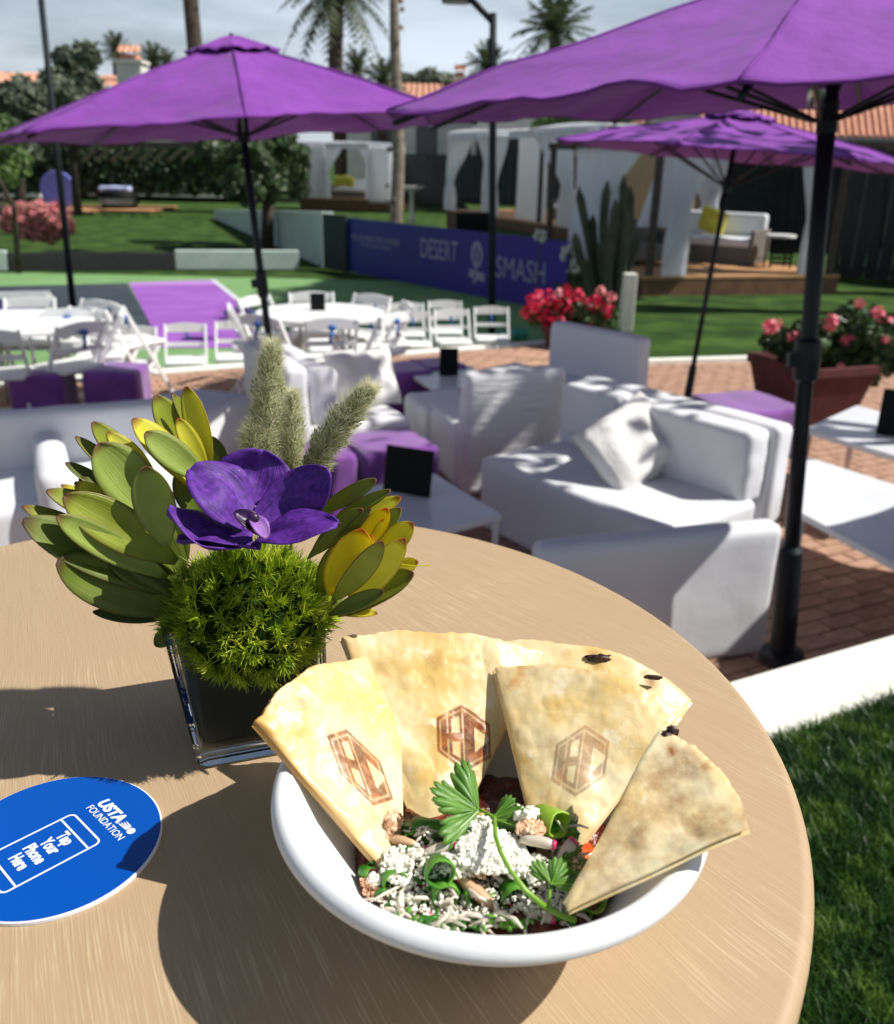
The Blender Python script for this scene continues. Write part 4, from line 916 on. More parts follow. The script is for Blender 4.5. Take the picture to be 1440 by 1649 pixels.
# ------------------------------------------------------------------ houses
def tile_roof(root, p00, p10, p01, p11, nu, nv, m=None, name='roof'):
    """barrel tiles between four corners; eaves p00-p10, ridge p01-p11"""
    p00, p10, p01, p11 = [Vector(p) for p in (p00, p10, p01, p11)]
    nrm = (p10-p00).cross(p01-p00).normalized()
    if nrm.z < 0: nrm = -nrm
    mb = MB()
    def P(u, v):
        p = p00.lerp(p10, u).lerp(p01.lerp(p11, u), v)
        wv = abs(math.sin(u*nu*PI)); st = (v*nv) % 1
        return p+nrm*(.10*wv+.05*(1-st))
    mb.grid(P, nu*4, nv*2); return mb.build(name, m or M_tile, root)
def house(name, A, B, depth, h, rh, label, roof=True, over=.5, gable=False, wm=None, windows=()):
    A = Vector(A); B = Vector(B); d = B-A; Ln = d.length
    r = empty('house', A, math.atan2(d.y, d.x), label, 'house')
    mb = MB(); mb.box((Ln/2, depth/2, h/2), (Ln, depth, h)); mb.build('wall', wm or M_stucco, r)
    if gable:
        for y_ in (0, depth-.2):
            mb = MB(); vs = [(0, y_, h), (Ln, y_, h), (Ln/2, y_, h+rh), (0, y_+.2, h), (Ln, y_+.2, h), (Ln/2, y_+.2, h+rh)]; mb.add(vs, [(0, 1, 2), (3, 5, 4), (0, 2, 5, 3), (1, 4, 5, 2)]); mb.build('gable', wm or M_stucco, r)
        tile_roof(r, (-over, -over, h-.2), (-over, depth, h-.2), (Ln/2, -over, h+rh+.12), (Ln/2, depth, h+rh+.12), 20, 10); tile_roof(r, (Ln+over, depth, h-.2), (Ln+over, -over, h-.2), (Ln/2, depth, h+rh+.12), (Ln/2, -over, h+rh+.12), 20, 10)
    elif roof:
        tile_roof(r, (-over, -over, h-.05), (Ln+over, -over, h-.05), (-over+.5, depth/2, h+rh), (Ln+over-.5, depth/2, h+rh), int(Ln/.34), 12)
        tile_roof(r, (Ln+over, depth+over, h-.05), (-over, depth+over, h-.05), (Ln+over-.5, depth/2, h+rh), (-over+.5, depth/2, h+rh), int(Ln/.34), 12)
    for (x, z, w, hh_) in windows:
        mb = MB(); mb.box((x, -.0, z), (w, .08, hh_)); f = mb.build('window', M_stucco if False else M_brownwood, r); mb = MB(); mb.box((x, -.05, z), (w-.14, .03, hh_-.14)); mb.build('pane', M_glasswin, f)
    return r
def hx(px, Y, zb=-.2): p = aty(px, 300, Y); p.z = zb; return p
def zt(px, py, Y): return aty(px, py, Y).z+.2
Y = 50
house('h', hx(-60, Y), hx(62, Y), 9, zt(30, 140, Y), .9, 'white house with tiled roof behind the trees at the left', windows=((1.5, 4.2, 1.0, 1.2),))
r = house('h', hx(140, Y+4), hx(420, Y+4), 9, zt(180, 140, Y+4), .8, 'white house with tiled roof and chimney behind the left umbrella', windows=((1.2, 4.6, 1.6, 1.3), (4, 4.6, 1.2, 1.2)))
def chimney(px0, px1, py0, py1, Y, label):
    a = aty(px0, py1, Y); b = aty(px1, py1, Y); t = aty(px0, py0, Y).z; r = empty('chimney_stack', ((a.x+b.x)/2, Y, a.z-2), 0, label, 'chimney'); w = b.x-a.x; h = t-a.z+2
    mb = MB(); mb.box((0, 0, h*.45), (w*.92, w*.8, h*.9)); mb.build('shaft', M_stucco, r); mb = MB(); mb.box((0, 0, h*.9), (w*1.1, w, .14)); mb.build('cornice', M_stucco, r)
    mb = MB(); mb.box((0, 0, h*.96), (w*.6, w*.6, h*.08)); mb.build('cap', M_tile, r); tile_roof(r, (-w*.42, -w*.4, h), (w*.42, -w*.4, h), (-w*.42, 0, h+.35), (w*.42, 0, h+.35), 4, 2)
chimney(193, 236, 88, 135, Y+2, 'white chimney with red tile cap behind the left umbrella')
chimney(729, 752, 116, 160, 62, 'white chimney with red tile cap between the two umbrellas')
Y = 56
house('h', hx(560, Y), hx(760, Y), 9, zt(700, 178, Y), 1.6, 'white house with red roof seen between the umbrellas', windows=((2, 3.2, 1.2, 1.6), (4.6, 3.2, 1.2, 1.6), (7, 3.2, 1, 1.4)))
r = empty('house', hx(760, 50), 0, 'white two storey building with dark balcony behind the long cabana', 'house')
w_ = hx(1060, 50).x-hx(760, 50).x; h1 = zt(800, 165, 50)
mb = MB(); mb.box((w_/2, 4, h1/2), (w_, 8, h1)); mb.build('wall', M_stucco, r)
for i in range(7): mb = MB(); mb.box((.6+i*w_/7, -.2, h1*.62), (.9, .3, 1.3)); f = mb.build('window', M_brownwood, r); mb = MB(); mb.box((.6+i*w_/7, -.36, h1*.62), (.7, .03, 1.1)); mb.build('pane', M_glasswin, f)
mb = MB(); mb.box((w_/2, -.7, h1*.48), (w_, 1.1, .2)); mb.build('balcony', M_brownwood, r)
# right: gabled white house and long tiled roof
Y = 31; A = hx(1022, Y, -.1); B = hx(1150, Y, -.1)
house('h', A, B, 7, zt(1040, 205, Y)-.1, aty(1085, 150, Y).z-aty(1085, 203, Y).z, 'white gabled house behind the top of the middle umbrella', gable=True, over=.25, windows=((.9, 3.2, .22, .35), (1.45, 3.2, .22, .35)))
Y = 24; r = empty('house', hx(1140, Y, -.1), 0, 'low building with long salmon tiled roof at the right', 'house')
O = r.location
e0 = aty(1125, 222, Y)-O; e1 = aty(1640, 232, Y)-O; g0 = aty(1125, 142, Y+7)-O; g1 = aty(1640, 178, Y+5)-O
tile_roof(r, e0, e1, g0, g1, 46, 12)
mb = MB(); mb.box((e0.lerp(e1, .5).x, 3.5, e0.z/2-.1), ((e1-e0).length-.6, 4.5, e0.z-.3)); mb.build('wall', M_dfence, r)
mb = MB(); mb.bar(e0-V(0, 0, .1), e1-V(0, 0, .1), .12, .2); mb.build('fascia', M_brownwood, r)
Y = 34; a = aty(1270, 130, Y); r = empty('house', (a.x, Y, -.1), 0, 'pale upper storey wall above the long tiled roof', 'house'); w_ = 9; tz = aty(1330, 122, Y).z
mb = MB(); mb.box((w_/2+.5, 3, tz/2), (w_, 6, tz)); mb.build('wall', mat('grey_stucco', srgb(150, 148, 152), srgb(165, 162, 166), rough=.9), r)
tile_roof(r, (.2, -.4, tz), (w_+1, -.4, tz), (1, 3, tz+1.2), (w_, 3, tz+1.2), 26, 6)
# ------------------------------------------------------------------ near grass
def grass_patch():
    n = 62000; g = np.random.default_rng(3)
    x = g.uniform(.35, 2.1, n*3); y = g.uniform(.45, 2.6, n*3)
    # keep what lies camera side of the kerb
    s = (x-T0.x)*TN.x+(y-T0.y)*TN.y; px = 720+1450*x/(y*.93+.5)
    ok = (s < -.128) & (px < 1620) & (px > 1080); x, y, s = x[ok][:n], y[ok][:n], s[ok][:n]; n = len(x)
    h = g.uniform(.016, .040, n)*(1+.35*np.sin(x*9)*np.cos(y*7)); a = g.uniform(0, 2*PI, n); w = g.uniform(.0012, .0024, n)
    ln = g.uniform(.2, 1.1, n)*h; b = g.uniform(0, 2*PI, n)
    ux, uy = np.cos(a)*w, np.sin(a)*w; lx, ly = np.cos(b)*ln, np.sin(b)*ln; z0 = np.full(n, ZG)
    P0 = np.stack([x-ux, y-uy, z0], 1); P1 = np.stack([x+ux, y+uy, z0], 1)
    P2 = np.stack([x+lx*.35+ux*.8, y+ly*.35+uy*.8, z0+h*.6], 1); P3 = np.stack([x+lx*.35-ux*.8, y+ly*.35-uy*.8, z0+h*.6], 1)
    P4 = np.stack([x+lx+ux*.15, y+ly+uy*.15, z0+h], 1); P5 = np.stack([x+lx-ux*.15, y+ly-uy*.15, z0+h], 1)
    vs = np.stack([P0, P1, P2, P3, P4, P5], 1).reshape(-1, 3); i = np.arange(n)[:, None]*6
    fs = np.concatenate([i+np.array([[0, 1, 2, 3]]), i+np.array([[3, 2, 4, 5]])])
    m = mat('grass_blade', srgb(32, 62, 18), srgb(104, 136, 52), rough=.38, scale=14, detail=9, trans=.25, c3=srgb(50, 90, 28), spec=.7)
    o = np_mesh('grass', vs, fs, m); o['kind'] = 'stuff'; tag(o, 'short green turf below the right edge of the table')
grass_patch()

# ------------------------------------------------------------------ the round table
ZT = 1.66; TC = V(-.1641, .4840, 0); TR = .3775
def wood_mat():
    m = bpy.data.materials.new('limed_wood'); m.use_nodes = True; n = m.node_tree.nodes; l = m.node_tree.links.new; p = n['Principled BSDF']
    def M_(op, a=None, b=None):
        k = n.new('ShaderNodeMath'); k.operation = op
        for i, x in enumerate((a, b)):
            if x is None: continue
            if isinstance(x, (int, float)): k.inputs[i].default_value = x
            else: l(x, k.inputs[i])
        return k.outputs[0]
    t = n.new('ShaderNodeTexCoord'); s = n.new('ShaderNodeSeparateXYZ'); l(t.outputs['Object'], s.inputs[0])
    wn = n.new('ShaderNodeTexNoise'); wn.inputs['Scale'].default_value = 3.5; wn.inputs['Detail'].default_value = 2; l(t.outputs['Object'], wn.inputs['Vector'])
    wob = M_('MULTIPLY', M_('SUBTRACT', wn.outputs['Fac'], .5), .035)
    x = M_('ADD', s.outputs[0], .536); y = M_('SUBTRACT', s.outputs[1], .986)      # fan centre of the grain, local to the table
    x = M_('ADD', x, wob)
    r = M_('SQRT', M_('ADD', M_('MULTIPLY', x, x), M_('MULTIPLY', y, y))); a = M_('ARCTAN2', y, x)
    cb = n.new('ShaderNodeCombineXYZ'); l(M_('MULTIPLY', a, 1150), cb.inputs[0]); l(M_('MULTIPLY', r, 20), cb.inputs[1])
    g1 = n.new('ShaderNodeTexNoise'); g1.inputs['Scale'].default_value = 1; g1.inputs['Detail'].default_value = 3; g1.inputs['Roughness'].default_value = .6; l(cb.outputs[0], g1.inputs['Vector'])
    cb2 = n.new('ShaderNodeCombineXYZ'); l(M_('MULTIPLY', a, 200), cb2.inputs[0]); l(M_('MULTIPLY', r, 9), cb2.inputs[1])
    g2 = n.new('ShaderNodeTexNoise'); g2.inputs['Scale'].default_value = 1; g2.inputs['Detail'].default_value = 3; l(cb2.outputs[0], g2.inputs['Vector'])
    pt = n.new('ShaderNodeTexNoise'); pt.inputs['Scale'].default_value = 7; pt.inputs['Detail'].default_value = 2; l(t.outputs['Object'], pt.inputs['Vector'])
    pr_ = n.new('ShaderNodeMapRange'); pr_.inputs[1].default_value = .42; pr_.inputs[2].default_value = .58; l(pt.outputs['Fac'], pr_.inputs[0])
    sr = n.new('ShaderNodeMapRange'); sr.inputs[1].default_value = .535; sr.inputs[2].default_value = .64; l(g1.outputs['Fac'], sr.inputs[0])
    st = M_('MULTIPLY', sr.outputs[0], M_('ADD', M_('MULTIPLY', pr_.outputs[0], .7), .15))
    c1 = n.new('ShaderNodeMixRGB'); c1.inputs[1].default_value = srgb(168, 143, 112); c1.inputs[2].default_value = srgb(178, 153, 122); l(g2.outputs['Fac'], c1.inputs[0])
    c2 = n.new('ShaderNodeMixRGB'); c2.inputs[2].default_value = srgb(208, 190, 156); l(M_('MULTIPLY', st, .62), c2.inputs[0]); l(c1.outputs[0], c2.inputs[1])
    dk = n.new('ShaderNodeMapRange'); dk.inputs[1].default_value = .30; dk.inputs[2].default_value = .22; l(g1.outputs['Fac'], dk.inputs[0])
    c3 = n.new('ShaderNodeMixRGB'); c3.inputs[2].default_value = srgb(120, 84, 52); l(M_('MULTIPLY', dk.outputs[0], .55), c3.inputs[0]); l(c2.outputs[0], c3.inputs[1])
    l(c3.outputs[0], p.inputs['Base Color']); p.inputs['Roughness'].default_value = .5; p.inputs['Specular IOR Level'].default_value = .35
    bp = n.new('ShaderNodeBump'); bp.inputs['Strength'].default_value = .35; bp.inputs['Distance'].default_value = .0012; l(g1.outputs['Fac'], bp.inputs['Height']); l(bp.outputs[0], p.inputs['Normal'])
    return m
M_wood = wood_mat()
tb = empty('cocktail_table', (TC.x, TC.y, ZG), 0, 'round light wood table holding the flowers and the bowl of food', 'table')
mb = MB(); e = .008; prof = [(0, ZT-ZG)]+[(TR-e+e*math.sin(k*PI/12), ZT-ZG-e+e*math.cos(k*PI/12)) for k in range(7)]+[(TR, ZT-ZG-.022), (TR-.004, ZT-ZG-.028), (0, ZT-ZG-.028)]
mb.lathe(prof, 160); o = mb.build('tabletop', M_wood, tb, smooth=True)
mb = MB(); mb.lathe([(.035, .02), (.035, ZT-ZG-.028)], 24); mb.build('column', M_lamppole, tb, smooth=True)
mb = MB(); mb.lathe([(0, .03), (.05, .03), (.25, .012), (.26, 0), (0, 0)], 40); mb.build('base', M_lamppole, tb, smooth=True)

# ------------------------------------------------------------------ blue disc
DC = V(-.2028, .3767, 0); DR = .0541
th = math.atan2(-.68, .73)
ds = empty('table_disc', (DC.x, DC.y, ZT), th, 'round blue tap your phone disc with white print on the table', 'coaster')
mb = MB(); mb.lathe([(0, 0), (DR, 0), (DR+.0002, .0003), (DR+.0002, .0020), (DR-.0004, .0023), (0, .0023)], 96); mb.build('base', mat('acrylic_edge', C(.75, .76, .80), rough=.25), ds, smooth=False)
mb = MB(); mb.lathe([(0, .0026), (DR-.0008, .0026), (DR-.0006, .0022)], 96); mb.build('face', mat('glossy_blue', C(.0, .068, .37), C(.0, .072, .39), rough=.25, coat=.25, spec=.35), ds)
M_dp = mat('white_print', C(.72, .78, .86), rough=.4)
zp = .0029
def dtext(body, size, u0, w, v, bold=0, slant=0, align='LEFT', kx=None):
    o = text_mesh('print', body, size, Matrix.Translation((0, 0, zp)), M_dp, ds, bold=bold)
    xs = [q.co.x for q in o.data.vertices]; x0, x1 = min(xs), max(xs)
    for q in o.data.vertices:
        q.co.x = u0+(q.co.x-x0)/(x1-x0)*w+slant*q.co.y; q.co.y += v
    return o
dtext('USTA', .0088, -.0125, .0235, .0297, .00045, .18)
dtext('FOUNDATION', .0060, -.0128, .0362, .0235, .00005)
for wd, w, v in (('Tap', .0105, .0040), ('Your', .0135, -.0040), ('Phone', .0165, -.0120), ('Here', .0125, -.0200)): dtext(wd, .0088, .0022-w/2, w, v-.002, .0004)
mb = MB()
def ring(mb, cx, cy, hx_, hy_, rr, w):
    def pts(k):
        out = []
        for (sx, sy, a0) in ((1, 1, 0), (-1, 1, 90), (-1, -1, 180), (1, -1, 270)):
            for i in range(7):
                a = math.radians(a0+15*i); out.append((cx+sx*(hx_-rr)+(rr+k)*math.cos(a), cy+sy*(hy_-rr)+(rr+k)*math.sin(a), zp))
        return out
    a, b = pts(-w/2), pts(w/2); n = len(a); mb.add(a+b, [(i, (i+1) % n, (i+1) % n+n, i+n) for i in range(n)])
ring(mb, .0022, -.0088, .0158, .0255, .0032, .0011)
for v in (.0098, -.0275): mb.box((.0022, v, zp), (.0310, .0011, .00001))
ring(mb, .0022, -.0310, .0012, .0012, .0011, .0004)
mb.build('phone_outline', M_dp, ds)
mb = MB()      # flaming ball mark
mb.lathe([(0, 0), (.0023, 0)], 18, (.0215, .0318, zp))
for k in range(4): mb.add([(.0125-.0005*k, .0340-.0012*k, zp), (.0185, .0338-.0009*k, zp), (.0190, .0330-.0009*k, zp), (.0140-.0006*k, .0334-.0012*k, zp)], [(0, 1, 2, 3)])
mb.build('ball_mark', M_dp, ds)

# ------------------------------------------------------------------ glass vase
def glass_mat():
    m = bpy.data.materials.new('vase_glass'); m.use_nodes = True; p = m.node_tree.nodes['Principled BSDF']
    p.inputs['Base Color'].default_value = (.90, .97, .96, 1); p.inputs['Roughness'].default_value = .015; p.inputs['Transmission Weight'].default_value = 1; p.inputs['IOR'].default_value = 1.5; return m
vb = math.radians(20); VC = V(-.144, .440, ZT)
w = .080; hv = .092
vs_ = empty('glass_vase', VC, vb, 'square glass vase lined with dark leaves, holding the flowers', 'vase')
bm = bmesh.new(); bmesh.ops.create_cube(bm, size=1)
for v_ in bm.verts: v_.co = ((v_.co.x+.5)*w, (v_.co.y+.5)*w, (v_.co.z+.5)*hv+.0004)
vert_e = [e_ for e_ in bm.edges if abs(e_.verts[0].co.z-e_.verts[1].co.z) > .01]
bmesh.ops.bevel(bm, geom=vert_e, offset=.006, segments=4, profile=.5, affect='EDGES')
be = [e_ for e_ in bm.edges if max(v_.co.z for v_ in e_.verts) < .001]; bmesh.ops.bevel(bm, geom=be, offset=.003, segments=3, affect='EDGES')
tf = [f for f in bm.faces if f.normal.z > .9]; r_ = bmesh.ops.inset_region(bm, faces=tf, thickness=.0045)
r_ = bmesh.ops.extrude_face_region(bm, geom=tf); nv = [g_ for g_ in r_['geom'] if isinstance(g_, bmesh.types.BMVert)]; 
bmesh.ops.delete(bm, geom=tf, context='FACES_ONLY') if False else None
for v_ in nv: v_.co.z = .0125
bmesh.ops.delete(bm, geom=[f for f in bm.faces if f in tf], context='FACES')
for v_ in bm.verts: v_.co.x = w-(w-v_.co.x)*(1+.15*v_.co.z/hv)
bmesh.ops.recalc_face_normals(bm, faces=bm.faces)
me = bpy.data.meshes.new('glass_wall'); bm.to_mesh(me); bm.free(); me.materials.append(glass_mat())
for p_ in me.polygons: p_.use_smooth = False
link(bpy.data.objects.new('glass_wall', me), vs_)
M_liner = mat('leaf_lining', C(.004, .008, .004), C(.012, .022, .008), rough=.45, scale=25, stretch=(1, 1, .3), bump=.2)
mb = MB(); mb.rbox((w/2, w/2, .0125+.040), (w-.0095, w-.0095, .079), .006, 6, .0006, 40); mb.v = [(w-.006-(w-.006-x_)*(1+.15*z_/hv), y_, z_) for x_, y_, z_ in mb.v]; mb.build('leaf_lining', M_liner, vs_, smooth=True)

# ------------------------------------------------------------------ leaves
def leaf_mat(name, base, base2, tip, edge, trans=.28, rough=.42, scale=60, tcol=None):
    m = bpy.data.materials.new(name); m.use_nodes = True; n = m.node_tree.nodes; l = m.node_tree.links.new; p = n['Principled BSDF']; out = n['Material Output']
    at_ = n.new('ShaderNodeAttribute'); at_.attribute_name = 'leafuv'; s = n.new('ShaderNodeSeparateXYZ'); l(at_.outputs['Vector'], s.inputs[0])
    t = n.new('ShaderNodeTexCoord'); nz = n.new('ShaderNodeTexNoise'); nz.inputs['Scale'].default_value = scale; nz.inputs['Detail'].default_value = 5; l(t.outputs['Object'], nz.inputs['Vector'])
    cb = n.new('ShaderNodeCombineXYZ'); mu = n.new('ShaderNodeMath'); mu.operation = 'MULTIPLY'; mu.inputs[1].default_value = 26; l(s.outputs[1], mu.inputs[0]); l(mu.outputs[0], cb.inputs[1]); l(s.outputs[0], cb.inputs[0]); l(s.outputs[2], cb.inputs[2])
    vn = n.new('ShaderNodeTexNoise'); vn.inputs['Scale'].default_value = 1.0; vn.inputs['Detail'].default_value = 3; l(cb.outputs[0], vn.inputs['Vector'])
    c1 = n.new('ShaderNodeMixRGB'); c1.inputs[1].default_value = base; c1.inputs[2].default_value = base2
    ad = n.new('ShaderNodeMath'); ad.operation = 'MULTIPLY_ADD'; ad.inputs[1].default_value = .9; l(vn.outputs['Fac'], ad.inputs[0]); s2 = n.new('ShaderNodeMath'); s2.operation = 'MULTIPLY_ADD'; s2.inputs[1].default_value = 1.4; s2.inputs[2].default_value = -.75; l(nz.outputs['Fac'], s2.inputs[0]); l(s2.outputs[0], ad.inputs[2]); ad.use_clamp = True; l(ad.outputs[0], c1.inputs[0])
    # red tip and edge: u > .86, |v| > .9
    ru = n.new('ShaderNodeMapRange'); ru.inputs[1].default_value = .90; ru.inputs[2].default_value = 1.0; l(s.outputs[0], ru.inputs[0])
    av = n.new('ShaderNodeMath'); av.operation = 'ABSOLUTE'; l(s.outputs[1], av.inputs[0]); rv = n.new('ShaderNodeMapRange'); rv.inputs[1].default_value = .88; rv.inputs[2].default_value = 1.0; rv.inputs[4].default_value = edge; l(av.outputs[0], rv.inputs[0])
    mxx = n.new('ShaderNodeMath'); mxx.operation = 'MAXIMUM'; l(ru.outputs[0], mxx.inputs[0]); l(rv.outputs[0], mxx.inputs[1])
    c2 = n.new('ShaderNodeMixRGB'); c2.inputs[2].default_value = tip; l(mxx.outputs[0], c2.inputs[0]); l(c1.outputs[0], c2.inputs[1])
    l(c2.outputs[0], p.inputs['Base Color']); p.inputs['Roughness'].default_value = rough; p.inputs['Coat Weight'].default_value = .05
    bp = n.new('ShaderNodeBump'); bp.inputs['Strength'].default_value = .4; bp.inputs['Distance'].default_value = .0012; l(vn.outputs['Fac'], bp.inputs['Height']); l(bp.outputs[0], p.inputs['Normal'])
    tr = n.new('ShaderNodeBsdfTranslucent'); 
    if tcol: tr.inputs[0].default_value = tcol
    else: l(c2.outputs[0], tr.inputs[0])
    ms = n.new('ShaderNodeMixShader'); ms.inputs[0].default_value = trans; l(p.outputs[0], ms.inputs[1]); l(tr.outputs[0], ms.inputs[2]); l(ms.outputs[0], out.inputs[0]); return m
ML = {
 'g': leaf_mat('leaf_green', srgb(124, 140, 36), srgb(168, 178, 62), srgb(110, 62, 40), .6),
 'l': leaf_mat('leaf_light', srgb(146, 168, 74), srgb(176, 190, 98), srgb(120, 78, 50), .5),
 'd': leaf_mat('leaf_deep', srgb(92, 110, 34), srgb(128, 140, 50), srgb(84, 54, 34), .5),
 'y': leaf_mat('leaf_yellow', srgb(226, 222, 60), srgb(240, 236, 100), srgb(150, 70, 24), .5, .45),
 'o': leaf_mat('leaf_golden', srgb(244, 228, 30), srgb(250, 238, 70), srgb(180, 76, 14), .5, .5),
}
def leaf(parent, org, b, t, wpx, mt, Yb, Yt, roll=0, bow=.12, cup=.25, prof='leaf', name='leaf', n0=(.30, -.62, .72), thick=.0007, nu=14, nv=6, seed=0, wav=0, curl=0, lean=None):
    B = aty(b[0], b[1], Yb); T = aty(t[0], t[1], Yt); ax = T-B; Ln = ax.length; a = ax/Ln
    N = Vector(n0); N = (N-a*N.dot(a)).normalized(); N = Matrix.Rotation(math.radians(roll), 3, a) @ N; sd_ = a.cross(N)
    depth = ((B+T)/2-V(0, 0, CH)).length; W_ = wpx*depth/FPX*1.02
    vs = []; uv = []; rs = random.random()
    for i in range(nu+1):
        u = i/nu; u = u if prof != 'leaf' else 1-(1-u)**1.35
        if prof == 'leaf': pw = .5*(.16+.84*math.sin(PI/2*min(1, u/.58))) if u < .58 else .5*max(.03, (1-((u-.58)/.42)**2.3))**.62
        elif prof == 'petal': pw = .5*max(.10, math.sin(PI*min(.985, .06+u**1.15*.93))**.55) if u < 1 else .10
        elif prof == 'fat': pw = .5*max(.16, math.sin(PI*min(.985, .10+u*.89))**.6) if u < 1 else .08
        for j in range(nv+1):
            v = -1+2*j/nv
            p = B+a*(Ln*u)+sd_*(W_*pw*v)+N*(bow*Ln*math.sin(PI*u)*1.0-cup*W_*pw*2*(1-v*v)*.5+curl*W_*v*u)
            if wav: p += N*wav*W_*noise.noise(V(u*2.6+seed, v*1.8, seed*1.7))
            vs.append(p-org); uv.append((u, v, rs*10))
    fs = [(i*(nv+1)+j, (i+1)*(nv+1)+j, (i+1)*(nv+1)+j+1, i*(nv+1)+j+1) for i in range(nu) for j in range(nv)]
    mb = MB(); mb.add(vs, fs); o = mb.build(name, mt, parent, smooth=True, solid=thick)
    at_ = o.data.attributes.new('leafuv', 'FLOAT_VECTOR', 'POINT'); at_.data.foreach_set('vector', np.array(uv, np.float32).ravel())
    return o
def stemobj(root, a, b, r=.003):
    mb = MB(); mb.tube([a-root.location, (a+b)/2-root.location+V(.002, 0, 0), b-root.location], r, 8); mb.build('stem', ML['d'], root, smooth=True)
LB = aty(262, 950, .475)
r1 = empty('protea_branch', LB, 0, 'wide olive green protea foliage spreading to the left of the vase', 'foliage')
stemobj(r1, LB+V(.03, .0, -.05), LB)
for (t, b, w_, m_, Yt, Yb, ro, bo, cu) in (
  ((37, 838), (285, 955), 74, 'd', .435, .470, 8, .02, .2), ((92, 905), (300, 985), 80, 'd', .430, .465, -10, -.03, .2),
  ((36, 815), (240, 925), 44, 'g', .450, .480, 25, .05, .3), ((75, 790), (240, 880), 46, 'g', .455, .480, 15, .08, .3),
  ((103, 799), (285, 905), 66, 'g', .440, .470, -20, .07, .35), ((92, 832), (270, 930), 46, 'l', .430, .468, -25, .02, .3),
  ((99, 781), (215, 850), 24, 'y', .465, .480, 10, .05, .3), ((120, 777), (225, 835), 26, 'y', .462, .478, -8, .08, .3),
  ((106, 745), (225, 835), 36, 'd', .472, .485, 30, .05, .3), ((122, 703), (240, 815), 30, 'g', .476, .486, 20, .04, .3),
  ((149, 680), (240, 790), 40, 'g', .478, .488, 5, .06, .35), ((172, 696), (250, 765), 28, 'y', .482, .488, -12, .06, .3),
  ((157, 716), (262, 840), 76, 'l', .462, .476, -18, .05, .3), ((235, 752), (268, 880), 62, 'l', .452, .462, -30, .05, .4),
  ((128, 770), (250, 860), 40, 'd', .470, .482, 10, .05, .3), ((175, 900), (290, 960), 46, 'd', .45, .475, 0, .04, .3), ((150, 985), (300, 985), 34, 'd', .452, .468, 30, -.06, .3),
  ((205, 800), (290, 900), 52, 'd', .475, .485, 20, .03, .3), ((170, 740), (280, 880), 80, 'd', .492, .494, 0, .03, .2), ((140, 800), (280, 920), 80, 'd', .488, .492, 5, .03, .2), ((120, 850), (280, 950), 80, 'd', .478, .486, 0, .03, .2), ((230, 830), (300, 930), 52, 'd', .47, .48, -10, .03, .3), ((215, 870), (300, 960), 60, 'd', .475, .485, -10, .03, .3), ((268, 815), (290, 935), 50, 'd', .482, .487, 0, .03, .3)):  # wide leaves farthest back are added, hidden, to fill the shadow on the table
    leaf(r1, LB, b, t, w_, ML[m_], Yb, Yt, ro, bo, cu)
LB2 = aty(330, 770, .500); r2 = empty('protea_branch', LB2, 0, 'upright yellow green protea foliage behind the left purple petal', 'foliage')
stemobj(r2, LB2+V(.01, .0, -.08), LB2)
for (t, b, w_, m_, Yt, Yb, ro, bo, cu) in (
  ((250, 637), (320, 765), 50, 'g', .492, .502, 0, .06, .25), ((278, 633), (326, 745), 30, 'g', .500, .505, 35, .05, .3), ((300, 623), (340, 762), 36, 'y', .490, .498, -30, .02, .3),
  ((286, 674), (335, 765), 30, 'y', .486, .494, -15, .04, .3), ((214, 675), (320, 790), 54, 'y', .478, .490, 12, .06, .25), ((234, 697), (335, 775), 46, 'l', .470, .486, -22, .05, .25),
  ((338, 703), (366, 770), 30, 'd', .505, .505, 10, .03, .3), ((262, 700), (330, 800), 50, 'd', .495, .50, 10, .03, .3), ((298, 745), (325, 840), 60, 'd', .488, .492, 0, .03, .3), ((330, 720), (345, 800), 40, 'g', .498, .50, 0, .03, .3)):
    leaf(r2, LB2, b, t, w_, ML[m_], Yb, Yt, ro, bo, cu)
LB3 = aty(545, 965, .470); r3_ = empty('leucadendron_bloom', LB3, 0, 'golden yellow protea bloom with red edged bracts at the right of the vase', 'flower')
stemobj(r3_, LB3+V(-.03, .01, -.03), LB3)
for (t, b, w_, m_, Yt, Yb, ro, bo, cu) in (
  ((606, 772), (508, 830), 26, 'g', .468, .480, 20, .06, .3), ((629, 789), (525, 850), 22, 'g', .462, .478, 10, .07, .3), ((646, 801), (540, 870), 34, 'y', .472, .482, -20, .07, .3),
  ((645, 818), (585, 880), 28, 'l', .468, .475, 0, .06, .3), ((623, 819), (570, 890), 38, 'o', .460, .470, 10, .05, .3), ((584, 820), (500, 895), 32, 'g', .446, .462, -5, .06, .3),
  ((597, 819), (535, 880), 16, 'd', .440, .455, 35, .04, .3), ((548, 842), (496, 900), 18, 'd', .438, .452, 30, .04, .3),
  ((583, 853), (532, 960), 68, 'o', .442, .458, -6, .08, .35), ((616, 872), (536, 968), 40, 'g', .430, .448, 20, .06, .3), ((652, 868), (560, 975), 46, 'y', .440, .455, 5, .08, .35),
  ((665, 843), (600, 905), 40, 'y', .458, .466, -10, .06, .3), ((617, 836), (590, 885), 18, 'o', .452, .46, 20, .04, .3), ((673, 905), (620, 925), 28, 'y', .462, .468, 0, .05, .3),
  ((666, 924), (545, 990), 52, 'g', .440, .460, -15, .06, .3), ((618, 952), (530, 990), 26, 'd', .432, .452, 20, .05, .3), ((607, 988), (535, 985), 30, 'y', .450, .460, -30, .02, .3),
  ((640, 900), (570, 985), 44, 'o', .450, .462, 0, .05, .3), ((560, 870), (515, 960), 50, 'g', .462, .470, 0, .03, .3), ((598, 862), (560, 930), 30, 'o', .448, .456, -20, .05, .3)):
    leaf(r3_, LB3, b, t, w_, ML[m_], Yb, Yt, ro, bo, cu, n0=(.42, -.58, .70))
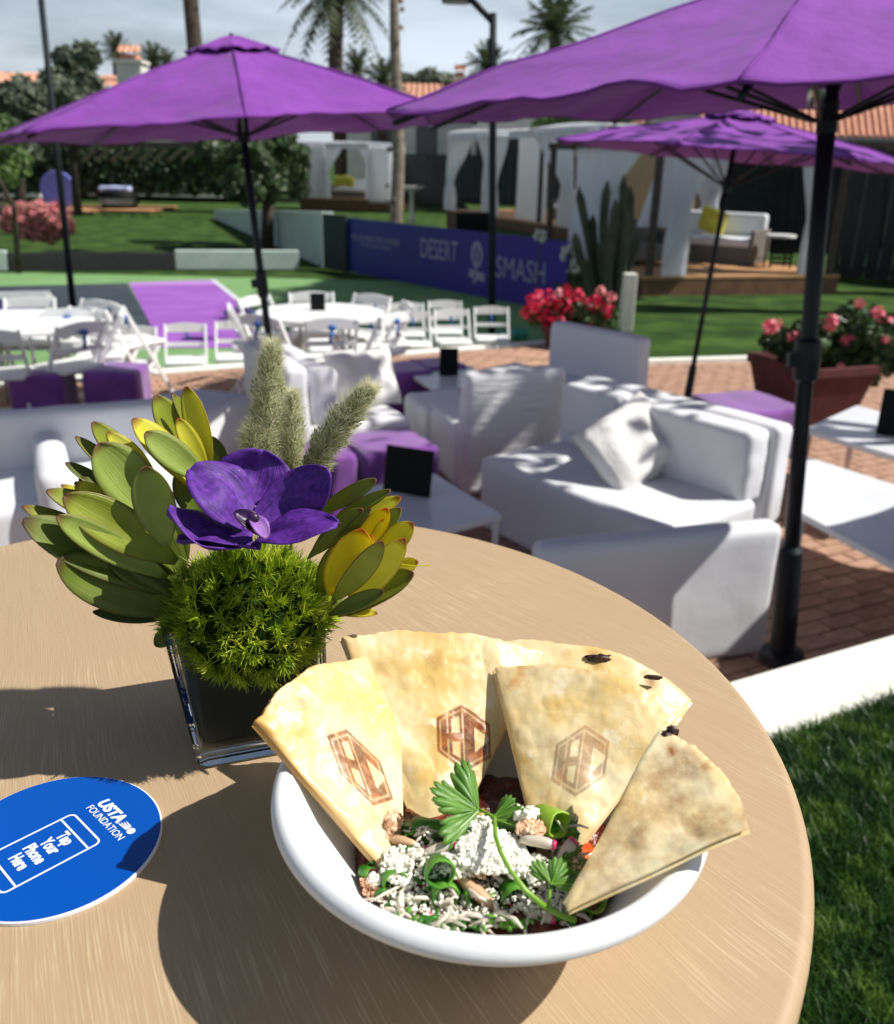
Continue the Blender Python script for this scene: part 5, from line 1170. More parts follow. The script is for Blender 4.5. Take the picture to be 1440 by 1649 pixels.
mb = MB(); pts = [aty(640, 908, .462)-LB3, aty(665, 911, .458)-LB3, aty(694, 911, .455)-LB3]; mb.tube(pts, .0003, 5); mb.build('thread', ML['y'], r3_)
# dark leaf edge at the vase's left rim
r = empty('leaf', aty(262, 1030, .452), 0, 'small dark leaf sticking out at the left rim of the vase', 'leaf'); leaf(r, r.location, (285, 1010), (250, 1040), 26, ML['d'], .455, .445, 0, .1, .3, name='blade')

# ------------------------------------------------------------------ green dianthus ball
BC = aty(403, 986, .470); rad = V(.0520, .047, .0415)
def moss():
    root = empty('green_dianthus', BC, 0, 'fuzzy lime green dianthus ball filling the mouth of the vase', 'flower')
    mb = MB(); mb.blob((0, 0, 0), 1, 24, 16, .08, 2, (rad.x*.80, rad.y*.80, rad.z*.78)); mb.build('core', mat('moss_core', C(.008, .016, .003), C(.015, .03, .006), rough=1, spec=0), root, smooth=True)
    g = np.random.default_rng(11); nt_ = 560; i = np.arange(nt_)+.5; ph = np.arccos(1-2*i/nt_); th_ = PI*(1+5**.5)*i
    D = np.stack([np.cos(th_)*np.sin(ph), np.sin(th_)*np.sin(ph), np.cos(ph)], 1)+g.normal(size=(nt_, 3))*.05; D /= np.linalg.norm(D, axis=1)[:, None]
    R_ = np.array(rad); hump = 1+.07*np.sin(D[:, 0]*7+1)*np.cos(D[:, 2]*8)+.05*g.normal(size=nt_)
    base = D*R_*(.82*hump)[:, None]; nb_ = 30
    base = np.repeat(base, nb_, 0); dn = np.repeat(D, nb_, 0); N_ = len(base)
    d = dn+g.normal(size=(N_, 3))*.46; d /= np.linalg.norm(d, axis=1)[:, None]; Ln = g.uniform(.0048, .0100, N_)[:, None]; bend = g.normal(size=(N_, 3))*.35; bend[:, 2] += .25
    side = np.cross(d, g.normal(size=(N_, 3))); side /= np.linalg.norm(side, axis=1)[:, None]; w = g.uniform(.00022, .00042, N_)[:, None]
    P = []
    for t, ww in ((0, .8), (.4, 1), (.75, .7), (1, .12)):
        c = base+d*Ln*t+bend*Ln*(t**2)*.5; P += [c-side*w*ww, c+side*w*ww]
    vs = np.stack(P, 1).reshape(-1, 3); k = np.arange(N_)[:, None]*8
    fs = np.concatenate([k+np.array([[0, 1, 3, 2]]), k+np.array([[2, 3, 5, 4]]), k+np.array([[4, 5, 7, 6]])])
    m = mat('moss_blade', srgb(112, 140, 20), srgb(204, 216, 70), rough=.45, scale=70, detail=2, trans=.3, c3=srgb(158, 182, 36))
    o = np_mesh('blades', vs, fs, m, root); o['kind'] = 'stuff'
moss()

# ------------------------------------------------------------------ purple orchid
def petal_mat():
    m = leaf_mat('orchid_petal', srgb(52, 8, 98), srgb(124, 56, 188), srgb(98, 44, 158), .2, .2, .6, 300)
    return m
MP = petal_mat(); OC = aty(405, 838, .448)
orc = empty('orchid', OC, 0, 'purple vanda orchid with veined petals on top of the arrangement', 'flower')
for (b, t, w_, Yb, Yt, ro, bo, cu, wv) in (
  ((402, 812), (420, 724), 118, .458, .468, 0, -.06, .16, .10),
  ((402, 842), (308, 752), 104, .448, .452, 14, .10, .10, .10),
  ((412, 845), (530, 760), 84, .450, .452, 10, -.10, .25, .12),
  ((408, 862), (270, 822), 84, .440, .432, 30, -.12, .30, .15),
  ((415, 866), (545, 846), 72, .440, .430, -20, .10, .20, .14),
  ):
    leaf(orc, OC, b, t, w_, MP, Yb, Yt, ro, bo, cu, prof='petal', name='petal', nu=18, nv=12, seed=t[0]*.01, wav=wv)
leaf(orc, OC, (420, 880), (285, 868), 50, MP, .436, .432, 40, .1, .3, prof='petal', name='petal', nu=18, nv=10, seed=3, wav=.15)
M_lip = mat('orchid_lip', srgb(30, 8, 40), srgb(60, 16, 84), rough=.4, scale=200)
leaf(orc, OC, (420, 858), (378, 824), 30, M_lip, .438, .436, 0, .25, .6, prof='petal', name='lip', nu=10, nv=8)
leaf(orc, OC, (405, 830), (430, 866), 26, leaf_mat('lip_lilac', srgb(150, 96, 190), srgb(184, 130, 206), srgb(196, 150, 210), .2), .436, .428, 0, .2, .4, prof='petal', name='lip', nu=10, nv=8)
mb = MB(); mb.blob(aty(408, 838, .434)-OC, .0035, 10, 8, .2, 1, (1, .8, 1.2)); mb.build('column', M_lip, orc, smooth=True)

# ------------------------------------------------------------------ grass plumes
def plume(pts, wpx, Y, label, nsp=900, nh=2600, seed=1, lean=0):
    P_ = [aty(x, y, Y+lean*i/(len(pts)-1)) for i, (x, y) in enumerate(pts)]; O_ = P_[0]; root = empty('grass_plume', O_, 0, label, 'grass', 'fuzzy grass plumes')
    g = np.random.default_rng(seed); P_ = np.array([list(p-O_) for p in P_]); k = len(P_)-1; scale = (Y*.95+.1)/FPX
    def sp(t):
        x = np.clip(t, 0, .9999)*k; i = x.astype(int); f = (x-i)[:, None]; return P_[i]*(1-f)+P_[i+1]*f
    ax = (P_[-1]-P_[0]); ax /= np.linalg.norm(ax)
    def env(t): return np.sin(PI*np.clip(t*.86+.10, 0, 1))**.6
    mb = MB(); mb.tube([tuple(P_[0]-ax*.06)]+[tuple(p) for p in P_], [.0012]*2+[.001]*k, 6); mb.build('stem', ML['g'], root)
    # spikelets
    t = g.random(nsp); d = g.normal(size=(nsp, 3)); d -= (d@ax)[:, None]*ax; d /= np.linalg.norm(d, axis=1)[:, None]
    R_ = (wpx*.5*scale*.66*env(t)*(g.random(nsp)**.45)*(1+.18*np.sin(t*26+d[:, 0]*3)))[:, None]; c = sp(t)+d*R_
    dr = d*.55+ax*.9+g.normal(size=(nsp, 3))*.15; dr /= np.linalg.norm(dr, axis=1)[:, None]; u = np.cross(dr, d); u /= np.linalg.norm(u, axis=1)[:, None]; w = np.cross(dr, u)
    L_, W_ = g.uniform(.0018, .0032, nsp)[:, None], .00036
    vs = np.stack([c-dr*L_*.5, c+u*W_, c+w*W_, c-u*W_, c-w*W_, c+dr*L_*.5], 1).reshape(-1, 3); kk = np.arange(nsp)[:, None]*6
    F = [[0, 2, 1], [0, 3, 2], [0, 4, 3], [0, 1, 4], [5, 1, 2], [5, 2, 3], [5, 3, 4], [5, 4, 1]]
    o = np_mesh('spikelets', vs, np.concatenate([kk+np.array([f]) for f in F]), mat('plume_seed', srgb(128, 140, 84), srgb(176, 184, 128), rough=.7, scale=120, trans=.2), root); o['kind'] = 'stuff'
    t = g.random(nh)*1.0; d = g.normal(size=(nh, 3)); d -= (d@ax)[:, None]*ax; d /= np.linalg.norm(d, axis=1)[:, None]
    c = sp(t)+d*(wpx*.5*scale*.5*env(t)*g.random(nh))[:, None]; dr = d*.8+ax*g.uniform(.4, 1.2, nh)[:, None]+g.normal(size=(nh, 3))*.2; dr /= np.linalg.norm(dr, axis=1)[:, None]
    Ln = g.uniform(.006, .0125, nh)[:, None]*(.6+.4*env(t))[:, None]; s_ = np.cross(dr, g.normal(size=(nh, 3))); s_ /= np.linalg.norm(s_, axis=1)[:, None]; s_ *= .00011
    vs = np.stack([c-s_, c+s_, c+dr*Ln], 1).reshape(-1, 3); o = np_mesh('bristles', vs, np.arange(nh*3).reshape(-1, 3), mat('plume_hair', srgb(222, 220, 184), srgb(236, 234, 206), rough=.6, scale=60, trans=.5), root); o['kind'] = 'stuff'
plume([(432, 765), (428, 690), (432, 620), (439, 552)], 70, .505, 'tallest fuzzy grass plume in front of the umbrella pole', 3200, 9000, 1)
plume([(470, 770), (470, 710), (471, 630)], 52, .512, 'short pale grass plume tucked right of the tallest', 1600, 5000, 2)
plume([(408, 760), (406, 715), (412, 680)], 46, .500, 'low tuft of grass plume at the left foot of the tallest', 1200, 3600, 4)
plume([(495, 775), (520, 722), (560, 668), (600, 622)], 70, .495, 'fuzzy grass plume leaning to the right', 2800, 8000, 3)
#FOOD
# ------------------------------------------------------------------ bowl
BWC = V(.0225, .3475, ZT); BR = .1008; BH = .073
bowl = empty('paper_bowl', BWC, 0, 'white paper bowl full of food on the wooden table', 'bowl')
prof = [(0, .0), (.032, .0), (.036, .0015), (.060, .022), (.084, .050), (.0930, .0640), (.0955, .0668), (BR-.001, .0645), (BR, .0662), (BR-.0005, .0695), (BR-.003, .0722), (BR-.006, .0730), (.0920, .0715), (.0890, .0670), (.0805, .051), (.060, .023), (.040, .0045), (0, .004)]
mb = MB(); mb.lathe(prof, 128); mb.build('shell', mat('moulded_paper', C(.78, .79, .80), C(.83, .83, .83), rough=.55, scale=30, bump=.12, bscale=300, bdist=.0005), bowl, smooth=True)

# ------------------------------------------------------------------ tortilla wedges
def in_poly(x, y, poly):
    c = False; n = len(poly); j = n-1
    for i in range(n):
        xi, yi = poly[i]; xj, yj = poly[j]
        if (yi > y) != (yj > y) and x < (xj-xi)*(y-yi)/(yj-yi)+xi: c = not c
        j = i
    return c
def seg_d(x, y, a, b):
    dx, dy = b[0]-a[0], b[1]-a[1]; t = max(0, min(1, ((x-a[0])*dx+(y-a[1])*dy)/(dx*dx+dy*dy))); return math.hypot(x-a[0]-t*dx, y-a[1]-t*dy)
HEX = [(math.sin(k*PI/3), math.cos(k*PI/3)) for k in range(6)]
HEXI = [(x*.86, y*.86) for x, y in HEX]
LINES = [(HEXI[k], HEXI[(k+1) % 6]) for k in range(6)]+[((.0, .86), (0, -.86)), ((-.5, .72), (-.5, .1)), ((-.5, -.1), (-.5, -.72)), ((-.12, .5), (-.5, .72))]
NOTCH = [[(-.36, .52), (-.12, .62), (-.12, .14), (-.36, .12)], [(-.36, -.14), (-.12, -.12), (-.12, -.62), (-.36, -.50)], [(.36, .36), (.80, .10), (.80, .0), (.36, -.40)]]
def logo(x, y):
    """burn amount of the branded hexagon in its own unit frame"""
    if abs(x) > 1 or abs(y) > 1 or not in_poly(x, y, HEX): return 0
    for q in NOTCH:
        if in_poly(x, y, q): return .0
    for a, b in LINES:
        if seg_d(x, y, a, b) < .026: return .42
    return 1
def tort_mat():
    m = bpy.data.materials.new('toasted_tortilla'); m.use_nodes = True; n = m.node_tree.nodes; l = m.node_tree.links.new; p = n['Principled BSDF']; out = n['Material Output']
    t = n.new('ShaderNodeTexCoord'); oi = n.new('ShaderNodeObjectInfo'); ad = n.new('ShaderNodeVectorMath'); ad.operation = 'ADD'; l(t.outputs['Object'], ad.inputs[0])
    cbx = n.new('ShaderNodeCombineXYZ'); l(oi.outputs['Random'], cbx.inputs[0]); l(cbx.outputs[0], ad.inputs[1])
    def nz(s, d=4, r=.5):
        k = n.new('ShaderNodeTexNoise'); k.inputs['Scale'].default_value = s; k.inputs['Detail'].default_value = d; k.inputs['Roughness'].default_value = r; l(ad.outputs[0], k.inputs['Vector']); return k.outputs['Fac']
    def ramp(f, a, b, ca, cb_):
        k = n.new('ShaderNodeValToRGB'); k.color_ramp.elements[0].position = a; k.color_ramp.elements[1].position = b; k.color_ramp.elements[0].color = ca; k.color_ramp.elements[1].color = cb_; l(f, k.inputs[0]); return k.outputs[0]
    base = ramp(nz(22, 6, .62), .36, .62, srgb(220, 186, 112), srgb(242, 228, 186)); BW = (0, 0, 0, 1); WH = (1, 1, 1, 1)
    wh = n.new('ShaderNodeMixRGB'); wh.inputs[2].default_value = srgb(240, 226, 190); l(ramp(nz(75, 5, .65), .56, .68, BW, WH), wh.inputs[0]); l(base, wh.inputs[1])
    sp = n.new('ShaderNodeMixRGB'); sp.inputs[2].default_value = srgb(206, 146, 76); l(ramp(nz(46, 3), .66, .80, BW, WH), sp.inputs[0]); l(wh.outputs[0], sp.inputs[1])
    at_ = n.new('ShaderNodeAttribute'); at_.attribute_name = 'toast'; s = n.new('ShaderNodeSeparateXYZ'); l(at_.outputs['Vector'], s.inputs[0])
    # x: brand burn, y: blotchy toast, z: oily edge
    b1 = n.new('ShaderNodeMath'); b1.operation = 'MULTIPLY'; l(s.outputs[0], b1.inputs[0]); l(ramp(nz(260, 6, .7), .30, .60, (.72, .72, .72, 1), WH), b1.inputs[1])
    br = n.new('ShaderNodeMixRGB'); l(b1.outputs[0], br.inputs[0]); l(sp.outputs[0], br.inputs[1]); l(ramp(nz(120, 5, .6), .4, .65, srgb(104, 44, 12), srgb(178, 92, 34)), br.inputs[2])
    t2 = n.new('ShaderNodeMath'); t2.operation = 'MULTIPLY'; l(s.outputs[1], t2.inputs[0]); l(ramp(nz(70, 7, .65), .38, .70, BW, WH), t2.inputs[1])
    to = n.new('ShaderNodeMixRGB'); to.inputs[2].default_value = srgb(150, 92, 42); l(t2.outputs[0], to.inputs[0]); l(br.outputs[0], to.inputs[1])
    ed = n.new('ShaderNodeMixRGB'); ed.inputs[2].default_value = srgb(226, 160, 56); l(s.outputs[2], ed.inputs[0]); l(to.outputs[0], ed.inputs[1])
    l(ed.outputs[0], p.inputs['Base Color']); p.inputs['Roughness'].default_value = .36; p.inputs['Specular IOR Level'].default_value = .5
    p.inputs['Subsurface Weight'].default_value = .0
    bp = n.new('ShaderNodeBump'); bp.inputs['Strength'].default_value = .32; bp.inputs['Distance'].default_value = .0009
    mm = n.new('ShaderNodeMath'); mm.operation = 'ADD'; l(nz(150, 6, .6), mm.inputs[0]); m3 = n.new('ShaderNodeMath'); m3.operation = 'MULTIPLY'; m3.inputs[1].default_value = -.5; l(s.outputs[0], m3.inputs[0]); l(m3.outputs[0], mm.inputs[1]); l(mm.outputs[0], bp.inputs['Height']); l(bp.outputs[0], p.inputs['Normal'])
    tr = n.new('ShaderNodeBsdfTranslucent'); l(ed.outputs[0], tr.inputs[0]); ms = n.new('ShaderNodeMixShader'); ms.inputs[0].default_value = .12; l(p.outputs[0], ms.inputs[1]); l(tr.outputs[0], ms.inputs[2]); l(ms.outputs[0], out.inputs[0])
    return m
M_tort = tort_mat()
def wedge(A, B, Cc, arc, label, brand=None, blotch=(), seed=1, th=.0013, lift=.0, curve=.004, second=True, edge_oil=.0, n=210, fold=None, bk=1.0, rr=None):
    """A apex, B left end, Cc right end: (px, py, Y); arc: bulge of the outer edge in px towards outside"""
    a, b, c = [aty(*q) for q in (A, B, Cc)]; N = (b-a).cross(c-a).normalized()
    if N.y > 0: N = -N
    mid2 = ((B[0]+Cc[0])/2+arc[0], (B[1]+Cc[1])/2+arc[1]); d = ray(*mid2); mm = V(0, 0, CH)+d*((a-V(0, 0, CH)).dot(N)/d.dot(N))
    root = empty('tortilla_wedge', (a.x, a.y, a.z), 0, label, 'tortilla', 'folded tortilla wedges in the bowl')
    Mi = None
    if brand:
        (cx, cy), (ux, uy), (vx, vy) = brand; det = ux*vy-uy*vx
        inv = lambda x, y: (((x-cx)*vy-(y-cy)*vx)/det, (-(x-cx)*uy+(y-cy)*ux)/det)
    def outer(u): w0, w1, w2 = (1-u)**2, 2*u*(1-u), u*u; cc = mm*2-(b+c)/2; return b*w0+cc*w1+c*w2
    def surf(u, v, side, off):
        o_ = outer(u)
        wob = 1+.020*noise.noise(V(u*5+seed, 0, 0))+.008*noise.noise(V(u*22, seed, 0)); p = a.lerp(o_, (.06+.94*v)*wob)
        ed = min(u, 1-u)*2.2*v*12; ed = min(1, max(0, min(ed*1.0, (1-v)*18))); rnd_ = math.sqrt(max(0, 1-(1-ed)**2))
        q = V(p.x*38+seed*3.1, p.y*38, p.z*38)
        bump = .0018*noise.noise(q)+.0006*noise.noise(q*2.3)+.00025*noise.noise(q*6)+.0036*max(0, noise.noise(q*1.3+V(9, 2, 4))-.22)
        big = curve*math.sin(PI*u)*v+.004*noise.noise(V(u*2+seed, v*2, 4))*v
        return p+N*(off+big+(side*th*rnd_*.9+bump*(rnd_ if side > 0 else .3)))
    back = Matrix.Identity(3)
    def layer(name, off, brandon, shrink=0):
        nn = n if brandon else 60; vs = []; tv = []
        us = [i/nn for i in range(nn+1)]
        for side in (1, -1):
            for i in range(nn+1):
                for j in range(nn+1):
                    u, v = i/nn, j/nn; u2 = shrink+(1-2*shrink)*u; p = surf(u2, v, side, off); vs.append(p-root.location)
                    bx = by = bz = 0
                    if side > 0 and brandon:
                        # image position of the point
                        q = p-V(0, 0, CH); zc = q.y*_cp-q.z*_sp; x_ = q.x/zc; y_ = (q.y*_sp+q.z*_cp)/zc; X_ = _c*x_+_s*y_; Y_ = -_s*x_+_c*y_; px, py = 720+FPX*X_, 824.5-FPX*Y_
                        if brand: lx, ly = inv(px, py); bx = sum(logo(lx+e1, ly+e2) for e1 in (-.012, .012) for e2 in (-.012, .012))*.25*bk
                        for (qx, qy, qr, qs) in blotch:
                            dd = math.hypot(px-qx, py-qy)/qr
                            if dd < 1: by = max(by, qs*(1-dd*dd))
                    bz = edge_oil*max(0, 1-u*7)+.15*max(0, 1-(1-v)*16)
                    tv.append((bx, by, bz))
        m_ = nn+1; fs = []
        for s_ in (0, 1):
            o0 = s_*m_*m_
            for i in range(nn):
                for j in range(nn):
                    q = (o0+i*m_+j, o0+(i+1)*m_+j, o0+(i+1)*m_+j+1, o0+i*m_+j+1); fs.append(q if s_ else q[::-1])
        o = np_mesh(name, np.array([list(v) for v in vs]), np.array(fs), M_tort, root, smooth=True)
        at_ = o.data.attributes.new('toast', 'FLOAT_VECTOR', 'POINT'); at_.data.foreach_set('vector', np.array(tv, np.float32).ravel()); return o
    layer('front_layer', lift, True)
    if second: layer('back_layer', lift-.0028, False, -.012)
    return root, N, a, b, c
# left
wedge((650, 1440, .322), (412, 1163, .355), (645, 1052, .452), (-34, -22), 'leftmost tortilla wedge with half a branded mark, tip over the bowl rim', brand=((580, 1236), (50, 24), (-22, -62)), seed=1, curve=.006, edge_oil=.55, blotch=((485, 1132, 20, .7), (565, 1140, 16, .6), (450, 1140, 12, .5), (605, 1330, 40, .5)), bk=.9)
# second (with the HC brand)
wedge((700, 1420, .345), (550, 1026, .440), (872, 1047, .446), (-8, -14), 'second tortilla wedge from the left with the clear hexagon brand', brand=((747, 1188), (50, 6), (-2, -54)), seed=2, curve=.005, blotch=((610, 1068, 22, .5), (620, 1138, 20, .6), (700, 1062, 20, .7), (752, 1062, 10, 1.0), (770, 1250, 26, .6), (768, 1060, 8, 1)), bk=1.0, edge_oil=.2)
# behind third
wedge((920, 1410, .350), (800, 1036, .458), (1114, 1127, .430), (22, -28), 'tortilla wedge behind, its charred edge showing past the third', seed=3, curve=.004, blotch=((1050, 1092, 22, 1.3), (960, 1062, 18, .8), (1085, 1140, 14, 1)), n=80)
# third
wedge((880, 1440, .325), (797, 1074, .428), (1096, 1152, .392), (18, -24), 'third tortilla wedge with a faint hexagon brand', brand=((935, 1225), (50, -3), (8, -58)), seed=4, curve=.006, blotch=((888, 1205, 24, .8), (905, 1250, 18, .6), (860, 1080, 10, .6), (960, 1170, 18, .3)), bk=.6, edge_oil=.1)
# fourth, right, in shade
wedge((895, 1476, .276), (1064, 1172, .352), (1206, 1334, .292), (26, -16), 'rightmost tortilla wedge, brown spotted and turned from the sun', seed=6, curve=-.003, blotch=((1100, 1240, 46, 1.0), (1010, 1325, 80, .8), (985, 1370, 80, .9), (1040, 1270, 60, .9), (1120, 1330, 80, .9), (1060, 1250, 70, .8), (1000, 1410, 60, .8), (1160, 1320, 50, .8), (1090, 1290, 34, .8), (1135, 1235, 16, 1.3), (1080, 1210, 18, 1.3), (1150, 1270, 14, 1.2), (1060, 1310, 40, .8), (1130, 1300, 26, .9), (1180, 1310, 20, .7)), )
M_char = mat('charred_cheese', C(.012, .006, .004), C(.05, .018, .01), rough=.4, scale=200, bump=.6, bscale=300, bdist=.001)
for i, (px, py, Y, s, sq) in enumerate(((965, 1060, .446, .0042, (1.6, .6, .55)), (952, 1058, .446, .0024, (1.6, .6, .5)), (1082, 1180, .348, .0030, (.9, .7, 1.3)), (1074, 1184, .346, .0022, (1.2, .8, .7)), (1052, 1091, .432, .0026, (2.0, .5, .5)))):
    p = aty(px, py, Y); mb = MB(); mb.blob((0, 0, 0), s, 16, 10, .5, i*3, sq); o = mb.build('charred_bit', M_char, smooth=True); o.location = p
    tag(o, ['dark charred cheese crumb on the back wedge rim, larger', 'dark charred crumb at the back rim, smaller left one', 'pointed burnt crumb at the top of the right wedge', 'small burnt crumb left at the top of the right wedge', 'reddish burnt patch on the rim of the back wedge'][i], 'crumb', 'charred crumbs')

# ------------------------------------------------------------------ filling
ZF = ZT+.034
M_sauce = mat('dark_chili_sauce', srgb(52, 14, 8), srgb(120, 44, 20), rough=.22, scale=90, detail=6, bump=.8, bscale=140, bdist=.003, c3=srgb(78, 22, 12), coat=.4)
mb = MB()
def F(u, v):
    r_ = .0635*u; a = 2*PI*v; x = r_*math.cos(a); y = r_*math.sin(a)
    z = .033+.005*noise.noise(V(x*45, y*45, 2))+.003*noise.noise(V(x*140, y*140, 7))+.003*(1-u*u)-.12*max(0, y)+.06*max(0, -y-.02)+.05*max(0, -x-.02)+.04*max(0, x-.03); return V(x, y, z-(.004 if u > .97 else 0))
mb.grid(F, 44, 110); o = mb.build('chili_filling', M_sauce, smooth=True); o.location = BWC; tag(o, 'dark red chili filling under the toppings in the bowl', 'food')
M_scal = mat('scallion_green', srgb(50, 116, 28), srgb(112, 172, 58), rough=.35, scale=60, stretch=(1, 1, .3), trans=.2, c3=srgb(56, 124, 30))
M_scal2 = mat('scallion_pale', srgb(140, 186, 40), srgb(186, 214, 90), rough=.35, scale=60, trans=.3)
M_rad = mat('radish_flesh', srgb(226, 214, 196), srgb(240, 234, 220), rough=.35, scale=80, trans=.3)
M_radr = mat('radish_skin', srgb(196, 24, 88), srgb(224, 70, 120), rough=.35, scale=80)
M_oni = mat('pickled_onion', srgb(222, 170, 134), srgb(236, 200, 160), rough=.35, scale=60, trans=.3)
M_chs = mat('white_cheese', srgb(226, 222, 204), srgb(244, 242, 230), rough=.7, scale=120, bump=.3, bscale=400, bdist=.0006)
M_chst = mat('sauced_cheese', srgb(222, 170, 134), srgb(238, 200, 168), rough=.7, scale=90)
def ring_piece(px, py, z, r, ln, az, tilt, m, name, label, cat, half=False):
    p = at(px, py, z+.003); r *= 1.22; ln *= 1.2; root_m = Matrix.Rotation(az, 4, 'Z') @ Matrix.Rotation(tilt, 4, 'X')
    n = 16; k = n//2+1 if half else n; mb = MB(); mb.m = root_m; t = r*.16; vs = []
    for zz in (-ln/2, ln/2):
        for rr in (r, r-t):
            for j in range(n if not half else k): a = 2*PI*j/n; vs.append(V(rr*math.cos(a)*(1+.12*math.sin(a*2+r*900)), rr*math.sin(a)*.88, zz+.0006*math.sin(a*3)))
    q = n if not half else k; fs = []
    for j in range(q if not half else q-1):
        j2 = (j+1) % q; o0, i0, o1, i1 = j, q+j, 2*q+j, 3*q+j; O0, I0, O1, I1 = j2, q+j2, 2*q+j2, 3*q+j2
        fs += [(o0, O0, O1, o1), (i0, i1, I1, I0), (o0, i0, I0, O0), (o1, O1, I1, i1)]
    mb.add(vs, fs); o = mb.build(name, m, smooth=True); o.location = p; o.modifiers.new('b', 'BEVEL').width = .0002; return tag(o, label, cat, 'scallion slices')
SC = ((632, 1414, .706, .0050, .011, .3, 1.2, 0), (705, 1400, .712, .0056, .020, .15, 1.0, 0), (712, 1432, .706, .0052, .016, .2, 1.2, 0), (690, 1336, .708, .0046, .012, 1.3, 1.5, 0), (668, 1342, .706, .0040, .009, .9, 1.3, 0), (735, 1360, .706, .0044, .009, 1.8, 1.1, 0), (828, 1436, .706, .0056, .014, .1, 1.3, 0), (800, 1330, .712, .0046, .010, 1.2, 1.4, 0), (885, 1322, .718, .0056, .013, .6, 1.2, 1), (905, 1336, .712, .0046, .012, 1.4, 1.4, 0), (845, 1460, .700, .0040, .010, 1.4, 1.5, 0), (945, 1442, .702, .0054, .014, .5, 1.1, 1), (655, 1456, .700, .0042, .010, 1.0, 1.4, 0), (758, 1300, .712, .0032, .006, .3, 1.4, 1), (668, 1470, .698, .0038, .009, 1.2, 1.3, 1), (592, 1405, .703, .0026, .006, .8, 1.2, 0), (760, 1395, .708, .0042, .009, .5, 1.4, 0), (870, 1335, .712, .0040, .010, 2.2, 1.3, 0), (648, 1382, .706, .0036, .010, 1.9, 1.3, 0), (930, 1470, .699, .0046, .010, .2, 1.3, 0), (785, 1470, .700, .0036, .008, 1.2, 1.3, 0), (695, 1462, .700, .0040, .009, .4, 1.3, 0))
wh = ['by the left wedge', 'tall upright in the left half', 'just below the tall upright one', 'below the largest cilantro leaf', 'left under the cilantro leaf', 'in the middle under the cheese', 'big one below the cheese', 'behind the cheese', 'bright lime one at the back', 'dark one beside the lime slice', 'small one under the stem', 'curled lime one at the right', 'low at the left front', 'tiny lime one behind the radish', 'lime one at the front left', 'tiny one on the bowl wall at left', 'centre, sprinkled with cheese', 'half hidden behind the cheese', 'left, under a radish stick', 'at the right front by the stem end', 'at the front, middle', 'at the front beside the long radish']
for i, (px, py, z, r_, ln, az, ti, c_) in enumerate(SC): ring_piece(px, py, z+.99, r_, ln, az, ti, M_scal2 if c_ else M_scal, 'scallion_slice', 'green onion slice '+wh[i], 'scallion')
def stick(p0, p1, z0, z1, w, m, skin, label, bend=.05, name='radish_stick', group='radish sticks'):
    a = at(p0[0], p0[1], z0+.992); b = at(p1[0], p1[1], z1+.992); d = b-a; w *= 1.12; root = empty(name, a, 0, label, 'radish' if skin else 'onion', group)
    pts = [d*t+V(0, 0, bend*d.length*math.sin(PI*t)) for t in (0, .25, .5, .75, 1)]
    mb = MB(); mb.tube(pts, [w*.7, w, w*1.02, w*.95, w*.6], 6); mb.build('flesh', m, root, smooth=True)
    if skin: mb = MB(); q = pts[0]-d*.01; mb.tube([q, pts[0]+(pts[1]-pts[0])*.40], [w*.74, w*1.04], 6); mb.build('skin', M_radr, root, smooth=True)
ST = (((612, 1348), (672, 1362), .706, .710, .0022, 1, 'at the left beside the orange sauce'), ((690, 1368), (640, 1392), .712, .708, .0022, 1, 'crossing left of the tall scallion'), ((735, 1360), (680, 1378), .716, .712, .0024, 1, 'with bright magenta end in the centre'), ((895, 1362), (838, 1352), .722, .722, .0024, 1, 'long one pointing right behind the cheese'), ((926, 1352), (898, 1392), .722, .712, .0026, 1, 'upright pink tipped one at the right'), ((738, 1412), (800, 1468), .712, .706, .0026, 1, 'orange stained one sloping down in the centre'), ((690, 1456), (750, 1474), .704, .704, .0022, 1, 'short pink tipped one at the front'), ((684, 1478), (830, 1492), .702, .700, .0034, 1, 'longest white one lying along the front rim'), ((895, 1480), (838, 1470), .704, .704, .0026, 1, 'red ended one at the front right'), ((927, 1430), (905, 1490), .712, .702, .0018, 0, 'thin white one standing at the right'), ((660, 1410), (648, 1468), .710, .700, .0016, 0, 'thin white one at the left front'), ((768, 1340), (710, 1345), .714, .712, .0020, 1, 'behind the magenta one'), ((612, 1412), (642, 1378), .706, .710, .0020, 0, 'white one by the left wall'), ((880, 1470), (930, 1460), .703, .703, .0018, 1, 'small one under the stem end'), ((745, 1470), (690, 1440), .704, .706, .0018, 0, 'slim one between the scallions'), ((818, 1405), (870, 1415), .716, .712, .0020, 0, 'under the right cilantro leaf'), ((600, 1375), (618, 1400), .704, .704, .0016, 1, 'tiny one against the left wedge'), ((850, 1392), (790, 1400), .716, .714, .0020, 0, 'under the long stem'))
for a_, b_, z0_, z1_, w__, sk, lb in ST: stick(a_, b_, z0_, z1_, w__, M_oni if 'orange' in lb else M_rad, sk, 'radish stick '+lb)
# onion / potato like chunks
for i, (px, py, z, s, lb) in enumerate(((752, 1455, .702, .0085, 'pale yellow onion piece at the front centre'), (812, 1420, .706, .0080, 'pale onion piece below the cheese'), (770, 1318, .710, .0065, 'golden onion piece under the cilantro leaf'), (640, 1440, .700, .0060, 'tan onion piece at the left front'))):
    mb = MB(); mb.rbox((0, 0, 0), (s*1.5, s*1.1, s*.6), s*.28, 4, s*.12, 200, rz=i*.7, seed=i); o = mb.build('onion_piece', mat('onion_flesh', srgb(214, 190, 110), srgb(230, 212, 144), rough=.3, scale=70, trans=.3), smooth=True); o.location = at(px, py, z+.99); o.rotation_euler = (.3, -.2*i, 0); tag(o, lb, 'onion', 'onion pieces')
